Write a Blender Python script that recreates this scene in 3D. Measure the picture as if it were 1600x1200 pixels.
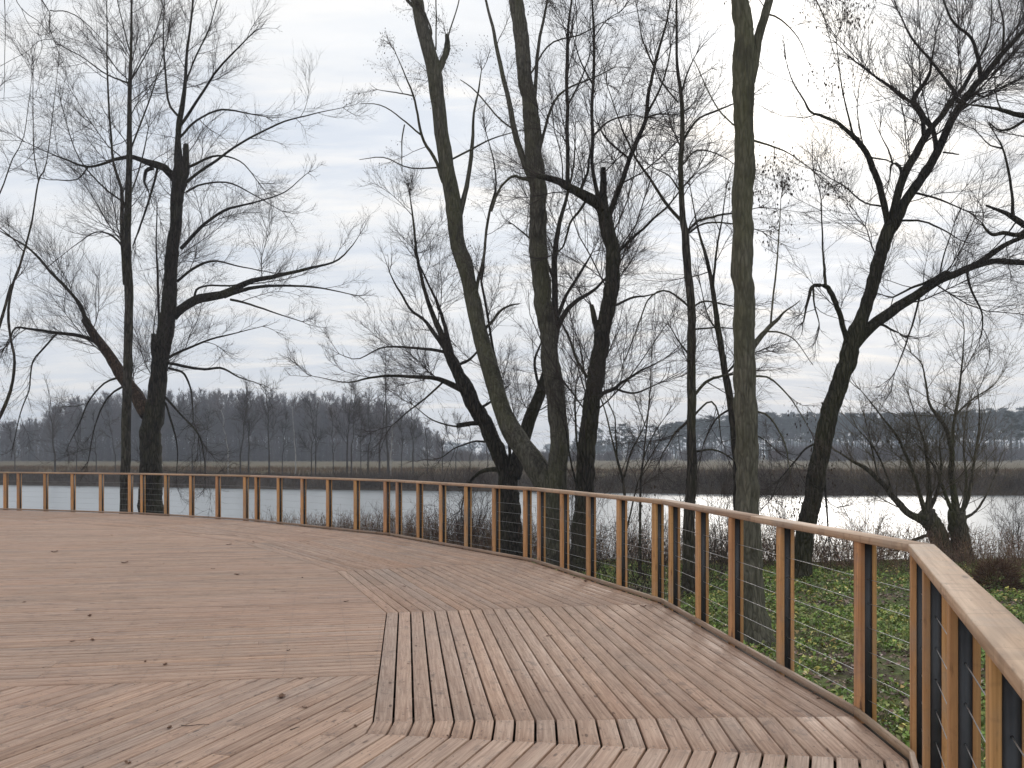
import bpy, math, random
import numpy as np
from math import radians as R, sin, cos, pi

# ------------------------------------------------------------------ camera, sky, sun, exposure
for o in list(bpy.data.objects): bpy.data.objects.remove(o)
SC = bpy.context.scene
C = SC.collection
F, HZ, EYE = 1520.0, 711.0, 1.62          # focal length and horizon in photo pixels (1600 wide), eye height over the deck
cam = bpy.data.cameras.new('camera'); camo = bpy.data.objects.new('camera', cam); C.objects.link(camo)
camo.location = (0, 0, EYE); camo.rotation_euler = (R(90), 0, 0)
cam.sensor_width = 36; cam.lens = 36 * F / 1600; cam.shift_y = (HZ - 600) / 1600
cam.clip_start = 0.05; cam.clip_end = 6000
SC.camera = camo
SUN_EL, SUN_AZ = R(21), R(17)             # azimuth clockwise from +Y
SUN_DIR = (sin(SUN_AZ) * cos(SUN_EL), cos(SUN_AZ) * cos(SUN_EL), sin(SUN_EL))
SC.view_settings.view_transform = 'Standard'; SC.view_settings.look = 'None'
SC.view_settings.gamma = 1; SC.view_settings.exposure = 0.2
SC.view_settings.use_curve_mapping = False
SC.cycles.max_bounces = 4; SC.cycles.diffuse_bounces = 2; SC.cycles.glossy_bounces = 2; SC.cycles.transmission_bounces = 2; SC.cycles.volume_bounces = 0
SC.cycles.use_adaptive_sampling = True; SC.cycles.adaptive_threshold = 0.02
SC.cycles.caustics_reflective = False; SC.cycles.caustics_refractive = False

W = bpy.data.worlds.new('World'); SC.world = W; W.use_nodes = True
def world():
    nt = W.node_tree; N = nt.nodes; L = nt.links
    for n in list(N): N.remove(n)
    def nd(t, **k):
        n = N.new(t)
        for a, b in k.items(): setattr(n, a, b)
        return n
    def mth(op, a, b=None, c=None, clamp=False):
        n = nd('ShaderNodeMath', operation=op); n.use_clamp = clamp
        for i, v in enumerate((a, b, c)):
            if v is None: continue
            if isinstance(v, (int, float)): n.inputs[i].default_value = v
            else: L.new(v, n.inputs[i])
        return n.outputs[0]
    def mix(f, a, b):
        n = nd('ShaderNodeMix', data_type='RGBA')
        for i, v in ((0, f), (6, a), (7, b)):
            if isinstance(v, (int, float)): n.inputs[i].default_value = v
            elif isinstance(v, tuple): n.inputs[i].default_value = (*v, 1)
            else: L.new(v, n.inputs[i])
        return n.outputs[2]
    out = nd('ShaderNodeOutputWorld'); bg = nd('ShaderNodeBackground'); bg.inputs[1].default_value = 0.1
    sky = nd('ShaderNodeTexSky', sky_type='NISHITA'); sky.sun_disc = False
    sky.sun_elevation = SUN_EL; sky.sun_rotation = SUN_AZ; sky.dust_density = 2.0
    tc = nd('ShaderNodeTexCoord'); sep = nd('ShaderNodeSeparateXYZ'); L.new(tc.outputs['Generated'], sep.inputs[0])
    zc = mth('MAXIMUM', sep.outputs[2], 0.0)
    inv = mth('DIVIDE', 1.0, mth('ADD', zc, 0.16))
    comb = nd('ShaderNodeCombineXYZ')                                     # cloud layer seen as a flat sheet overhead
    L.new(mth('MULTIPLY', sep.outputs[0], inv), comb.inputs[0]); L.new(mth('MULTIPLY', sep.outputs[1], inv), comb.inputs[1])
    def noise(scale, detail, rough, loc, dist=0.0, sx=1.0, sy=1.0):
        mp = nd('ShaderNodeMapping'); mp.inputs['Location'].default_value = loc; mp.inputs['Scale'].default_value = (sx, sy, 1)
        L.new(comb.outputs[0], mp.inputs[0])
        t = nd('ShaderNodeTexNoise'); t.inputs['Scale'].default_value = scale; t.inputs['Detail'].default_value = detail
        t.inputs['Roughness'].default_value = rough; t.inputs['Distortion'].default_value = dist
        L.new(mp.outputs[0], t.inputs[0]); return t.outputs[0]
    def ramp(v, a, b):
        n = nd('ShaderNodeMapRange'); n.interpolation_type = 'SMOOTHSTEP'
        n.inputs[1].default_value = a; n.inputs[2].default_value = b; L.new(v, n.inputs[0]); return n.outputs[0]
    c1 = ramp(noise(1.15, 5, .55, (3.1, 1.7, 0), .3, .8, 1.5), .38, .66)      # broad cloud
    c2 = ramp(noise(3.2, 5, .6, (7.3, 2.2, 0), .4, .6, 1.8), .46, .72)        # thin bright bars
    dot = nd('ShaderNodeVectorMath', operation='DOT_PRODUCT'); L.new(tc.outputs['Generated'], dot.inputs[0]); dot.inputs[1].default_value = SUN_DIR
    d = mth('MAXIMUM', dot.outputs[1], 0.0)
    wide = mth('POWER', d, 7.0); mid = mth('POWER', d, 75.0); core = mth('POWER', d, 260.0)
    thin = mth('ADD', mth('MULTIPLY', ramp(noise(2.3, 5, .58, (5.3, 9.2, 0), .4, .8, 1.4), .42, .62), 0.65), mth('MULTIPLY', c2, 0.35))
    c3 = ramp(noise(4.6, 5, .58, (1.3, 5.2, 0), .5, .75, 1.5), .40, .64)            # smaller broken patches
    base = mix(c1, (6.2, 6.75, 7.6), (8.0, 8.2, 8.45))
    base = mix(mth('MULTIPLY', c3, .35), base, (8.6, 8.7, 8.8))
    base = mix(mth('MULTIPLY', c2, mth('ADD', 0.12, mth('MULTIPLY', wide, .6))), base, (10.2, 9.5, 8.6))
    low = ramp(zc, .26, .0)
    base = mix(mth('MULTIPLY', low, .7), base, (6.2, 6.5, 7.0))
    base = mix(mth('MULTIPLY', mth('MULTIPLY', low, c2), .5), base, (9.6, 9.0, 8.3))
    glow = mth('ADD', mth('MULTIPLY', wide, mth('MULTIPLY', thin, 1.3)), mth('ADD', mth('MULTIPLY', mid, mth('ADD', .2, mth('MULTIPLY', thin, 4.0))), mth('MULTIPLY', core, 9.0)))
    gcol = nd('ShaderNodeVectorMath', operation='SCALE'); gcol.inputs[0].default_value = (1.0, .93, .82); L.new(glow, gcol.inputs[3])
    add = nd('ShaderNodeVectorMath', operation='ADD'); L.new(base, add.inputs[0]); L.new(gcol.outputs[0], add.inputs[1])
    col = mix(0.975, sky.outputs[0], add.outputs[0])
    L.new(col, bg.inputs[0]); L.new(bg.outputs[0], out.inputs[0])
world()
sun = bpy.data.lights.new('sun', 'SUN'); sun.energy = 1.1; sun.angle = R(14); sun.color = (1.0, .94, .86)
suno = bpy.data.objects.new('sun', sun); C.objects.link(suno)
suno.rotation_euler = (R(90) - SUN_EL, 0, pi - SUN_AZ)

# ------------------------------------------------------------------ helpers
rng = np.random.default_rng(11)
random.seed(5)
def px(x, y, d): return np.array([(x - 800) * d / F, d, EYE - (y - HZ) * d / F])
def on_deck(x, y, z=0.0):
    d = F * (EYE - z) / (y - HZ); return np.array([(x - 800) * d / F, d, z])
def tag(o, label=None, cat=None, group=None, kind=None):
    for k, v in (('label', label), ('category', cat), ('group', group), ('kind', kind)):
        if v: o[k] = v
    return o
def link(name, mesh, parent=None, loc=None):
    o = bpy.data.objects.new(name, mesh); C.objects.link(o)
    if parent is not None: o.parent = parent
    if loc is not None: o.location = loc
    return o
def empty(name, loc=(0, 0, 0)):
    o = bpy.data.objects.new(name, None); C.objects.link(o); o.location = loc; o.empty_display_size = .2; return o
def mesh_np(name, verts, faces, mat, smooth=False, uv=None, tint=None):
    """verts (n,3); faces: list of (m,k) index arrays. uv per vertex, tint per vertex (rgb)."""
    me = bpy.data.meshes.new(name)
    verts = np.asarray(verts, np.float32)
    faces = [np.asarray(f, np.int32) for f in faces if len(f)]
    loops = np.concatenate([f.ravel() for f in faces])
    sizes = np.concatenate([np.full(len(f), f.shape[1], np.int32) for f in faces])
    starts = np.concatenate(([0], np.cumsum(sizes)[:-1])).astype(np.int32)
    me.vertices.add(len(verts)); me.vertices.foreach_set('co', verts.ravel())
    me.loops.add(len(loops)); me.loops.foreach_set('vertex_index', loops)
    me.polygons.add(len(sizes)); me.polygons.foreach_set('loop_start', starts); me.polygons.foreach_set('loop_total', sizes)
    if smooth: me.polygons.foreach_set('use_smooth', np.ones(len(sizes), bool))
    if uv is not None:
        u = me.uv_layers.new(name='UVMap'); u.data.foreach_set('uv', np.asarray(uv, np.float32)[loops].ravel())
    if tint is not None:
        a = me.attributes.new('tint', 'FLOAT_COLOR', 'POINT')
        t = np.ones((len(verts), 4), np.float32); t[:, :3] = tint; a.data.foreach_set('color', t.ravel())
    me.update(calc_edges=True); me.validate()
    if mat: me.materials.append(mat)
    return me
class Geo:
    """collects numpy chunks of geometry"""
    def __init__(s): s.v = []; s.f = {}; s.n = 0; s.t = []; s.u = []
    def add(s, v, f, tint=None, uv=None):
        v = np.asarray(v, float).reshape(-1, 3); s.v.append(v)
        f = np.asarray(f, np.int64)
        s.f.setdefault(f.shape[1], []).append(f + s.n); s.n += len(v)
        if tint is not None: s.t.append(np.broadcast_to(np.asarray(tint, float), (len(v), 3)))
        if uv is not None: s.u.append(uv)
    def box(s, c, ax, ay, az, **k):          # centre and three half-extent vectors
        c, ax, ay, az = (np.asarray(q, float) for q in (c, ax, ay, az))
        v = [c + i * ax + j * ay + l * az for l in (-1, 1) for j in (-1, 1) for i in (-1, 1)]
        s.add(v, [[0, 2, 3, 1], [4, 5, 7, 6], [0, 1, 5, 4], [2, 6, 7, 3], [0, 4, 6, 2], [1, 3, 7, 5]], **k)
    def mesh(s, name, mat, smooth=False):
        return mesh_np(name, np.concatenate(s.v), [np.concatenate(q) for q in s.f.values()], mat, smooth,
                       np.concatenate(s.u) if s.u else None, np.concatenate(s.t) if s.t else None)
def tubes(P, Rd, S=3, lump=0.0, cap=False):
    """P (B,n,3) centre lines, Rd (B,n) radii -> verts, quads"""
    P = np.asarray(P, float); Rd = np.asarray(Rd, float)
    B, n, _ = P.shape
    T = np.gradient(P, axis=1); T /= np.linalg.norm(T, axis=2, keepdims=True) + 1e-9
    ref = np.where(np.abs(T[:, :1, 2:3]) > .75, np.array([1., 0.13, 0]), np.array([0.1, 0, 1.]))
    U = np.cross(T, np.broadcast_to(ref, T.shape)); U /= np.linalg.norm(U, axis=2, keepdims=True) + 1e-9
    V = np.cross(T, U)
    a = np.arange(S) * 2 * pi / S
    rr = np.broadcast_to(Rd[:, :, None], (B, n, S)).copy()
    if lump:
        nz = rng.normal(size=(B, n, S)); nz = (nz + np.roll(nz, 1, 2) + np.roll(nz, -1, 2)) / 1.7
        nz[:, 1:-1] = (nz[:, 1:-1] + nz[:, :-2] + nz[:, 2:]) / 1.7
        rr *= 1 + lump * nz
    v = P[:, :, None] + rr[..., None] * (np.cos(a)[None, None, :, None] * U[:, :, None] + np.sin(a)[None, None, :, None] * V[:, :, None])
    i = np.arange(B)[:, None, None] * n * S + np.arange(n - 1)[None, :, None] * S
    k = np.arange(S)[None, None, :]; k2 = (k + 1) % S
    f = np.stack([i + k, i + k2, i + S + k2, i + S + k], -1).reshape(-1, 4)
    return v.reshape(-1, 3), f
def cones(B, D, L, r):
    """three-sided tapering twigs"""
    D = unit(D); ref = np.where(np.abs(D[:, 2:3]) > .8, np.array([1., 0, 0]), np.array([0, 0, 1.])); U = unit(np.cross(D, ref)); V = np.cross(D, U)
    L = np.asarray(L)[:, None]; r = np.asarray(r)[:, None]
    v = np.stack([B + U * r, B + (-.5 * U + .866 * V) * r, B + (-.5 * U - .866 * V) * r, B + D * L], 1).reshape(-1, 3)
    i = np.arange(len(B))[:, None] * 4
    return v, np.concatenate([i + np.array([[0, 1, 3]]), i + np.array([[1, 2, 3]]), i + np.array([[2, 0, 3]])])
def unit(v): return v / (np.linalg.norm(v, axis=-1, keepdims=True) + 1e-9)

# value noise for placing things
_g = np.random.default_rng(3).random((64, 64))
def vnoise(x, y):
    x = np.asarray(x, float); y = np.asarray(y, float)
    i = np.floor(x).astype(int); j = np.floor(y).astype(int); u = x - i; w = y - j
    u = u * u * (3 - 2 * u); w = w * w * (3 - 2 * w)
    a = _g[i % 64, j % 64]; b = _g[(i + 1) % 64, j % 64]; c = _g[i % 64, (j + 1) % 64]; d = _g[(i + 1) % 64, (j + 1) % 64]
    return (a * (1 - u) + b * u) * (1 - w) + (c * (1 - u) + d * u) * w
def fbm(x, y): return .5 * vnoise(x, y) + .3 * vnoise(x * 2.1 + 9, y * 2.1) + .2 * vnoise(x * 4.3, y * 4.3 + 5)

# ------------------------------------------------------------------ materials
def material(name):
    m = bpy.data.materials.new(name); m.use_nodes = True
    nt = m.node_tree; b = nt.nodes['Principled BSDF']
    return m, nt, b
class NT:
    def __init__(s, nt): s.nt = nt; s.N = nt.nodes; s.L = nt.links
    def n(s, t, **k):
        q = s.N.new(t)
        for a, b in k.items(): setattr(q, a, b)
        return q
    def put(s, sock, v):
        if isinstance(v, (int, float)): sock.default_value = v
        elif isinstance(v, tuple): sock.default_value = (*v, 1) if len(v) == 3 and sock.type == 'RGBA' else v
        else: s.L.new(v, sock)
    def m(s, op, a, b=None, clamp=False):
        q = s.n('ShaderNodeMath', operation=op); q.use_clamp = clamp; s.put(q.inputs[0], a)
        if b is not None: s.put(q.inputs[1], b)
        return q.outputs[0]
    def mix(s, f, a, b, mode='MIX'):
        q = s.n('ShaderNodeMix', data_type='RGBA', blend_type=mode)
        s.put(q.inputs[0], f); s.put(q.inputs[6], a); s.put(q.inputs[7], b); return q.outputs[2]
    def rng(s, v, a, b, c=0.0, d=1.0):
        q = s.n('ShaderNodeMapRange'); q.interpolation_type = 'SMOOTHSTEP'
        for i, w in enumerate((v, a, b, c, d)): s.put(q.inputs[i], w)
        return q.outputs[0]
    def vec(s, kind='Object', scale=(1, 1, 1), loc=(0, 0, 0)):
        t = s.n('ShaderNodeTexCoord'); mp = s.n('ShaderNodeMapping')
        mp.inputs['Scale'].default_value = scale; mp.inputs['Location'].default_value = loc
        s.L.new(t.outputs[kind], mp.inputs[0]); return mp.outputs[0]
    def pos(s, scale=(1, 1, 1), loc=(0, 0, 0)):
        t = s.n('ShaderNodeNewGeometry'); mp = s.n('ShaderNodeMapping')
        mp.inputs['Scale'].default_value = scale; mp.inputs['Location'].default_value = loc
        s.L.new(t.outputs['Position'], mp.inputs[0]); return mp.outputs[0]
    def noise(s, v, scale, detail=4, rough=.55, dist=0.0):
        q = s.n('ShaderNodeTexNoise'); s.put(q.inputs['Vector'], v); q.inputs['Scale'].default_value = scale
        q.inputs['Detail'].default_value = detail; q.inputs['Roughness'].default_value = rough; q.inputs['Distortion'].default_value = dist
        return q.outputs[0]
    def voro(s, v, scale, feature='F1'):
        q = s.n('ShaderNodeTexVoronoi', feature=feature); s.put(q.inputs['Vector'], v); q.inputs['Scale'].default_value = scale
        return q.outputs['Distance']
    def attr(s, name='tint'):
        q = s.n('ShaderNodeAttribute'); q.attribute_name = name; return q.outputs['Color']
    def bump(s, h, strength=.3, dist=.01, b=None):
        q = s.n('ShaderNodeBump'); q.inputs['Strength'].default_value = strength; q.inputs['Distance'].default_value = dist
        s.L.new(h, q.inputs['Height'])
        if b: s.L.new(q.outputs[0], b.inputs['Normal'])
        return q.outputs[0]

def deck_material():
    m, nt, b = material('weathered_deck_wood'); t = NT(nt)
    fine = t.noise(t.vec('UV', (2.2, 60, 1)), 1.0, 4, .65, .3)
    streak = t.noise(t.vec('UV', (.5, 15, 1), (4, 7, 0)), 1.0, 4, .6, .8)
    col = t.mix(t.rng(fine, .30, .70), (0.31, 0.19, 0.131), (0.545, 0.376, 0.274))
    col = t.mix(t.m('MULTIPLY', t.rng(streak, .42, .75), .5), col, (0.38, 0.233, 0.162))
    wx = t.noise(t.pos((0.8, 0.762, 0.719)), 1.0, 4, .65, .5)
    col = t.mix(t.m('MULTIPLY', t.rng(wx, .44, .70), .42), col, (0.36, 0.276, 0.223))          # greyed by weather
    pk = t.noise(t.pos((0.35, 0.333, 0.315), (8, 3, 0)), 1.0, 3, .5)
    col = t.mix(t.m('MULTIPLY', t.rng(pk, .45, .7), .25), col, (0.48, 0.286, 0.202))
    st = t.noise(t.vec('UV', (4.5, 9, 1), (1, 9, 0)), 1.0, 4, .72, .7)
    col = t.mix(t.m('MULTIPLY', t.rng(st, .53, .72), .7), col, (0.185, 0.128, 0.102))          # dark patchy stains
    ds = t.noise(t.vec('UV', (14, 34, 1), (3, 1, 0)), 1.0, 3, .6, .4)
    col = t.mix(t.m('MULTIPLY', t.rng(ds, .62, .74), .75), col, (0.12, 0.0743, 0.0539))          # short dark dashes in the grain
    kn = t.voro(t.vec('UV', (2.6, 8.5, 1), (3, 2, 0)), 1.0)
    col = t.mix(t.m('MULTIPLY', t.rng(kn, .12, .05), .8), col, (0.1, 0.0553, 0.0378))          # knots
    col = t.mix(1.0, col, t.attr(), 'MULTIPLY')
    t.put(b.inputs['Base Color'], col)
    t.put(b.inputs['Roughness'], t.rng(wx, .3, .7, .55, .78)); b.inputs['Specular IOR Level'].default_value = .28
    t.bump(t.m('ADD', fine, t.m('MULTIPLY', st, .5)), .4, .004, b)
    return m
def rail_wood(name, light, dark, cross=.12):
    m, nt, b = material(name); t = NT(nt)
    fine = t.noise(t.vec('UV', (1.3, 46, 1)), 1.0, 6, .6, .3)
    ring = t.noise(t.vec('UV', (.5, 13, 1), (2, 5, 0)), 1.0, 3, .55, 1.2)
    col = t.mix(t.rng(fine, .28, .72), dark, light)
    col = t.mix(t.m('MULTIPLY', t.rng(ring, .4, .7), .45), col, tuple(c * .72 for c in dark))
    kn = t.voro(t.vec('UV', (1.7, 7.0, 1), (1, 4, 0)), 1.0)
    col = t.mix(t.m('MULTIPLY', t.rng(kn, .12, .045), .8), col, (.10, .045, .02))
    cr = t.voro(t.vec('UV', (4.2, 1.1, 1), (7, 1, 0)), 1.0, 'DISTANCE_TO_EDGE')
    col = t.mix(t.m('MULTIPLY', t.rng(cr, .03, .004), cross), col, tuple(c * .4 for c in dark))     # fine cross marks
    ds = t.noise(t.vec('UV', (9, 40, 1), (3, 1, 0)), 1.0, 3, .6, .4)
    col = t.mix(t.m('MULTIPLY', t.rng(ds, .60, .74), .6), col, tuple(c * .45 for c in dark))
    wx = t.noise(t.pos((2.2, 2.2, 2.2)), 1.0, 4, .6)
    col = t.mix(t.m('MULTIPLY', t.rng(wx, .45, .70), .5), col, (.32, .25, .20))
    col = t.mix(1.0, col, t.attr(), 'MULTIPLY')
    t.put(b.inputs['Base Color'], col); b.inputs['Roughness'].default_value = .68
    t.bump(fine, .25, .003, b)
    return m
def bark(name, dark, light, moss=0.0, scale=1.0, fiss=.6, patch=None, relief=1.0):
    m, nt, b = material(name); t = NT(nt)
    v = t.pos((9 * scale, 9 * scale, 1.6 * scale))
    n1 = t.noise(v, 1.6, 4, .65, .6)
    rid = t.voro(t.pos((13 * scale, 13 * scale, 2.4 * scale)), 1.0, 'DISTANCE_TO_EDGE')
    col = t.mix(t.rng(n1, .32, .7), dark, light)
    col = t.mix(t.m('MULTIPLY', t.rng(rid, .16, .0), fiss), col, tuple(c * .35 for c in dark))
    if moss:
        g = t.noise(t.pos((1.1, 1.1, .5)), 1.0, 5, .6)
        col = t.mix(t.m('MULTIPLY', t.rng(g, .42, .66), moss), col, (.095, .098, .038))
    if patch:
        g2 = t.noise(t.pos((2.3, 2.3, 1.3), (5, 1, 2)), 1.0, 5, .65)
        col = t.mix(t.m('MULTIPLY', t.rng(g2, .54, .66), .7), col, patch)
    t.put(b.inputs['Base Color'], col); b.inputs['Roughness'].default_value = .9; b.inputs['Specular IOR Level'].default_value = .2
    h = t.m('ADD', t.m('MULTIPLY', t.rng(rid, .0, .2), .7), t.m('MULTIPLY', n1, .6))
    t.bump(h, 1.0, .05 * relief / scale, b)
    return m
def plain(name, a, b_, scale=6, rough=.9, tint=False, metal=0.0, translucent=False):
    m, nt, b = material(name); t = NT(nt)
    col = t.mix(t.rng(t.noise(t.pos(), scale, 4, .6), .3, .7), a, b_)
    if tint: col = t.mix(1.0, col, t.attr(), 'MULTIPLY')
    t.put(b.inputs['Base Color'], col); b.inputs['Roughness'].default_value = rough; b.inputs['Metallic'].default_value = metal
    if rough > .8: b.inputs['Specular IOR Level'].default_value = .25
    return m
M = dict(
    deck=deck_material(),
    rail=rail_wood('larch_handrail', (.60, .405, .265), (.41, .25, .15), .28),
    post=rail_wood('larch_post', (.64, .345, .14), (.43, .205, .078)),
    kerb=rail_wood('larch_kerb', (.42, .29, .20), (.28, .175, .115)),
    steel=plain('dark_powder_coated_steel', (.030, .033, .038), (.042, .045, .05), 9, .5),
    cable=plain('stainless_cable', (.42, .42, .42), (.52, .52, .52), 30, .45, metal=1.0),
    joist=plain('dark_joist_wood', (.05, .04, .03), (.09, .07, .055), 5),
    screw=plain('dull_screw_steel', (.06, .05, .045), (.11, .09, .08), 40, .5),
    bark_dark=bark('dark_fissured_bark', (.026, .021, .017), (.075, .062, .05), .25, 1.0, .7),
    bark_brown=bark('brown_grey_bark', (.04, .033, .027), (.105, .09, .073), .3, 1.0, .65),
    bark_grey=bark('olive_grey_bark', (.075, .067, .052), (.165, .15, .122), .4, 1.3, .45, (.030, .026, .020), .6),
    bark_torn=bark('torn_brown_bark', (.05, .033, .024), (.13, .085, .058), .0, 1.0, .7),
    bark_green=bark('smooth_green_grey_bark', (.085, .078, .058), (.175, .16, .122), .35, 1.4, .4, (.06, .055, .04), .35),
    bark_willow=bark('mossy_willow_bark', (.09, .075, .057), (.20, .175, .135), .7, 1.0, .6),
    bark_far=plain('far_bark', (.05, .042, .036), (.08, .068, .06), 2),
    bark_birch=plain('white_birch_bark', (.42, .40, .37), (.26, .24, .22), 3),
    twig=plain('dark_twigs', (.040, .031, .027), (.066, .051, .044), 3),
    twig_brown=plain('brown_twigs', (.060, .046, .038), (.095, .074, .062), 3),
    twig_red=plain('reddish_twigs', (.085, .045, .038), (.12, .07, .058), 3),
    twig_willow=plain('willow_shoots', (.105, .086, .06), (.155, .128, .09), 3),
    wound=plain('torn_heartwood', (.26, .16, .10), (.38, .27, .19), 7),
    seed=plain('dry_seed_clusters', (.035, .026, .02), (.06, .045, .034), 5),
    far_twig=plain('far_wood_twigs', (.065, .051, .045), (.10, .08, .072), .05, tint=True),
    pine=plain('pine_needles', (.022, .036, .026), (.045, .062, .040), .2, tint=True),
    scrub=plain('bank_scrub_twigs', (.062, .049, .040), (.11, .088, .069), .3, tint=True),
    weed=plain('dry_weed_stalks', (.15, .102, .07), (.24, .17, .118), 1.2, tint=True),
    leafy=plain('low_green_weeds', (.9, .9, .9), (1.0, 1.0, 1.0), 2, .6, tint=True),
    leaf=plain('dry_brown_leaf', (.12, .062, .036), (.22, .125, .078), 30, .8),
)

# ------------------------------------------------------------------ terrain
_sx = np.array([-400, -60, -26, -13, -6, 0, 6, 14, 22, 60, 400.]); _sy = np.array([40, 40, 41, 38.5, 32, 29.6, 29.6, 30.0, 31.5, 36, 60.])
_fx = np.array([-600, -120, -53, -24, 0, 20, 40, 120, 600.]); _fy = np.array([180, 124, 103, 91, 84, 77.5, 76.5, 80, 110.])
def shore(x): return np.interp(x, _sx, _sy) + 1.2 * (vnoise(np.asarray(x) * .35 + 7, 3.3) - .5)
def fshore(x): return np.interp(x, _fx, _fy) + 2.0 * (vnoise(np.asarray(x) * .12 + 2, 8.1) - .5)
WATER = -1.58
def zg(x, y):
    x = np.asarray(x, float); y = np.asarray(y, float)
    s = y - shore(x); q = y - fshore(x)
    near = np.interp(s, [-40, -22, -8, -2.5, 0, 1.2, 6, 400], [-.9, -.92, -1.15, -1.4, -1.585, -1.95, -3.2, -3.2])
    far = np.interp(q, [-400, -6, -1, 0, 2.5, 6, 12, 3000], [-3.2, -3.2, -1.95, -1.57, -.95, -.35, -.18, -.18])
    z = np.maximum(near, far)
    land = np.clip(np.maximum(-s, q) / 3, 0, 1)
    z = z + land * (.16 * (fbm(x * .55, y * .55) - .5) + .06 * (vnoise(x * 2.3, y * 2.3) - .5))
    return z
def ground():
    xs = np.unique(np.concatenate([np.linspace(-2500, -150, 14), np.linspace(-150, -25, 40), np.arange(-25, 25, .3), np.linspace(25, 150, 40), np.linspace(150, 2500, 14)]))
    ys = np.unique(np.concatenate([np.linspace(-40, 3, 30), np.arange(3, 44, .3), np.linspace(44, 130, 90), np.linspace(130, 420, 30), np.linspace(420, 4500, 14)]))
    X, Y = np.meshgrid(xs, ys); Z = zg(X, Y)
    v = np.stack([X, Y, Z], -1).reshape(-1, 3); nx = len(xs)
    i = (np.arange(len(ys) - 1)[:, None] * nx + np.arange(nx - 1)[None]).ravel()
    f = np.stack([i, i + 1, i + nx + 1, i + nx], -1)
    m, nt, b = material('river_bank_soil_and_meadow'); t = NT(nt)
    a = t.noise(t.pos((.8, .8, .8)), 1.0, 6, .6, .4); c = t.noise(t.pos((7, 7, 7)), 1.0, 6, .7)
    soil = t.mix(t.rng(c, .3, .7), (.055, .040, .028), (.125, .09, .062))
    green = t.mix(t.rng(c, .35, .7), (.075, .105, .028), (.17, .20, .06))
    near = t.mix(t.rng(a, .40, .55), soil, green)
    fn = t.noise(t.pos((.05, .09, 1)), 1.0, 6, .65)
    straw = t.mix(t.rng(fn, .35, .65), (.115, .085, .048), (.085, .075, .036))
    straw = t.mix(t.m('MULTIPLY', t.rng(t.noise(t.pos((1.5, 1.5, 1.5)), 1.0, 4, .7), .4, .7), .4), straw, (.15, .115, .072))
    sep = t.n('ShaderNodeSeparateXYZ'); t.L.new(t.pos(), sep.inputs[0])
    bank = t.mix(t.rng(sep.outputs[2], -.75, -.25), (.07, .055, .042), straw)
    col = t.mix(t.rng(sep.outputs[1], 45, 60), near, bank)
    t.put(b.inputs['Base Color'], col); b.inputs['Roughness'].default_value = .95; b.inputs['Specular IOR Level'].default_value = .15
    t.bump(t.m('ADD', a, c), .6, .05, b)
    o = link('ground', mesh_np('ground', v, [f], m, True)); tag(o, 'dark soil of the river bank and the pale meadow beyond the river', None, None, 'structure')
ground()
def river():
    xs = np.linspace(-900, 900, 2); ys = np.array([22., 190.])
    v = [(-900, 22, WATER), (900, 22, WATER), (900, 190, WATER), (-900, 190, WATER)]
    m, nt, b = material('river_water'); t = NT(nt)
    b.inputs['Base Color'].default_value = (.20, .218, .225, 1); b.inputs['Roughness'].default_value = .30; b.inputs['IOR'].default_value = 1.45
    b.inputs['Specular IOR Level'].default_value = .9
    w1 = t.noise(t.pos((.55, 1.5, 1)), 1.0, 4, .6, .3); w2 = t.noise(t.pos((2.6, 6.5, 1)), 1.0, 3, .6)
    gust = t.rng(t.noise(t.pos((.03, .08, 1)), 1.0, 3, .5), .35, .65, .35, 1.0)
    h = t.m('MULTIPLY', t.m('ADD', w1, t.m('MULTIPLY', w2, .35)), gust)
    t.bump(h, .30, .10, b)
    o = link('river', mesh_np('river', v, [[[0, 1, 2, 3]]], m)); tag(o, 'calm grey river reflecting the pale sky', None, None, 'structure')
river()

# ------------------------------------------------------------------ deck and railing layout
HD = dict(M=59.7, N=71.7, W=88.6, A=96.2, B=107.9, C=119.8, D=132.4, E=144.4, F=156.4, G=168.4, H=180.4)
def hv(k): a = R(HD[k]); return np.array([cos(a), sin(a)])
def nv(k): a = R(HD[k]); return np.array([-sin(a), cos(a)])         # towards the inside of the platform
corner_AW = np.array([2.207, 6.038])
corners = {'AW': corner_AW}
p = corner_AW.copy()
for k, l, nm in (('A', 4.626, 'AB'), ('B', 4.376, 'BC'), ('C', 5.51, 'CD'), ('D', 5.965, 'DE'), ('E', 4.816, 'EF'), ('F', 4.812, 'FG'), ('G', 4.8, 'GH'), ('H', 4.8, 'HI')):
    p = p + hv(k) * l; corners[nm] = p.copy()
corners['WN'] = corner_AW - hv('W') * .903
corners['NM'] = corners['WN'] - hv('N') * 5.1
corners['ML'] = corners['NM'] - hv('M') * 5.0
CH = ['M', 'N', 'W', 'A', 'B', 'C', 'D', 'E', 'F', 'G', 'H']
CN = ['ML', 'NM', 'WN', 'AW', 'AB', 'BC', 'CD', 'DE', 'EF', 'FG', 'GH', 'HI']
def corner_at(i, o):                                                # corner i moved inwards by o along its mitre
    c = corners[CN[i]]
    if i == 0: n = nv(CH[0]); return c + n * o
    if i == len(CN) - 1: n = nv(CH[-1]); return c + n * o
    n1, n2 = nv(CH[i - 1]), nv(CH[i]); m = n1 + n2; m /= np.linalg.norm(m)
    return c + m * o / (m @ n1)
PITCH, RING0, NB = .1235, .085, 24
RING1 = RING0 + PITCH * NB

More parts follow.
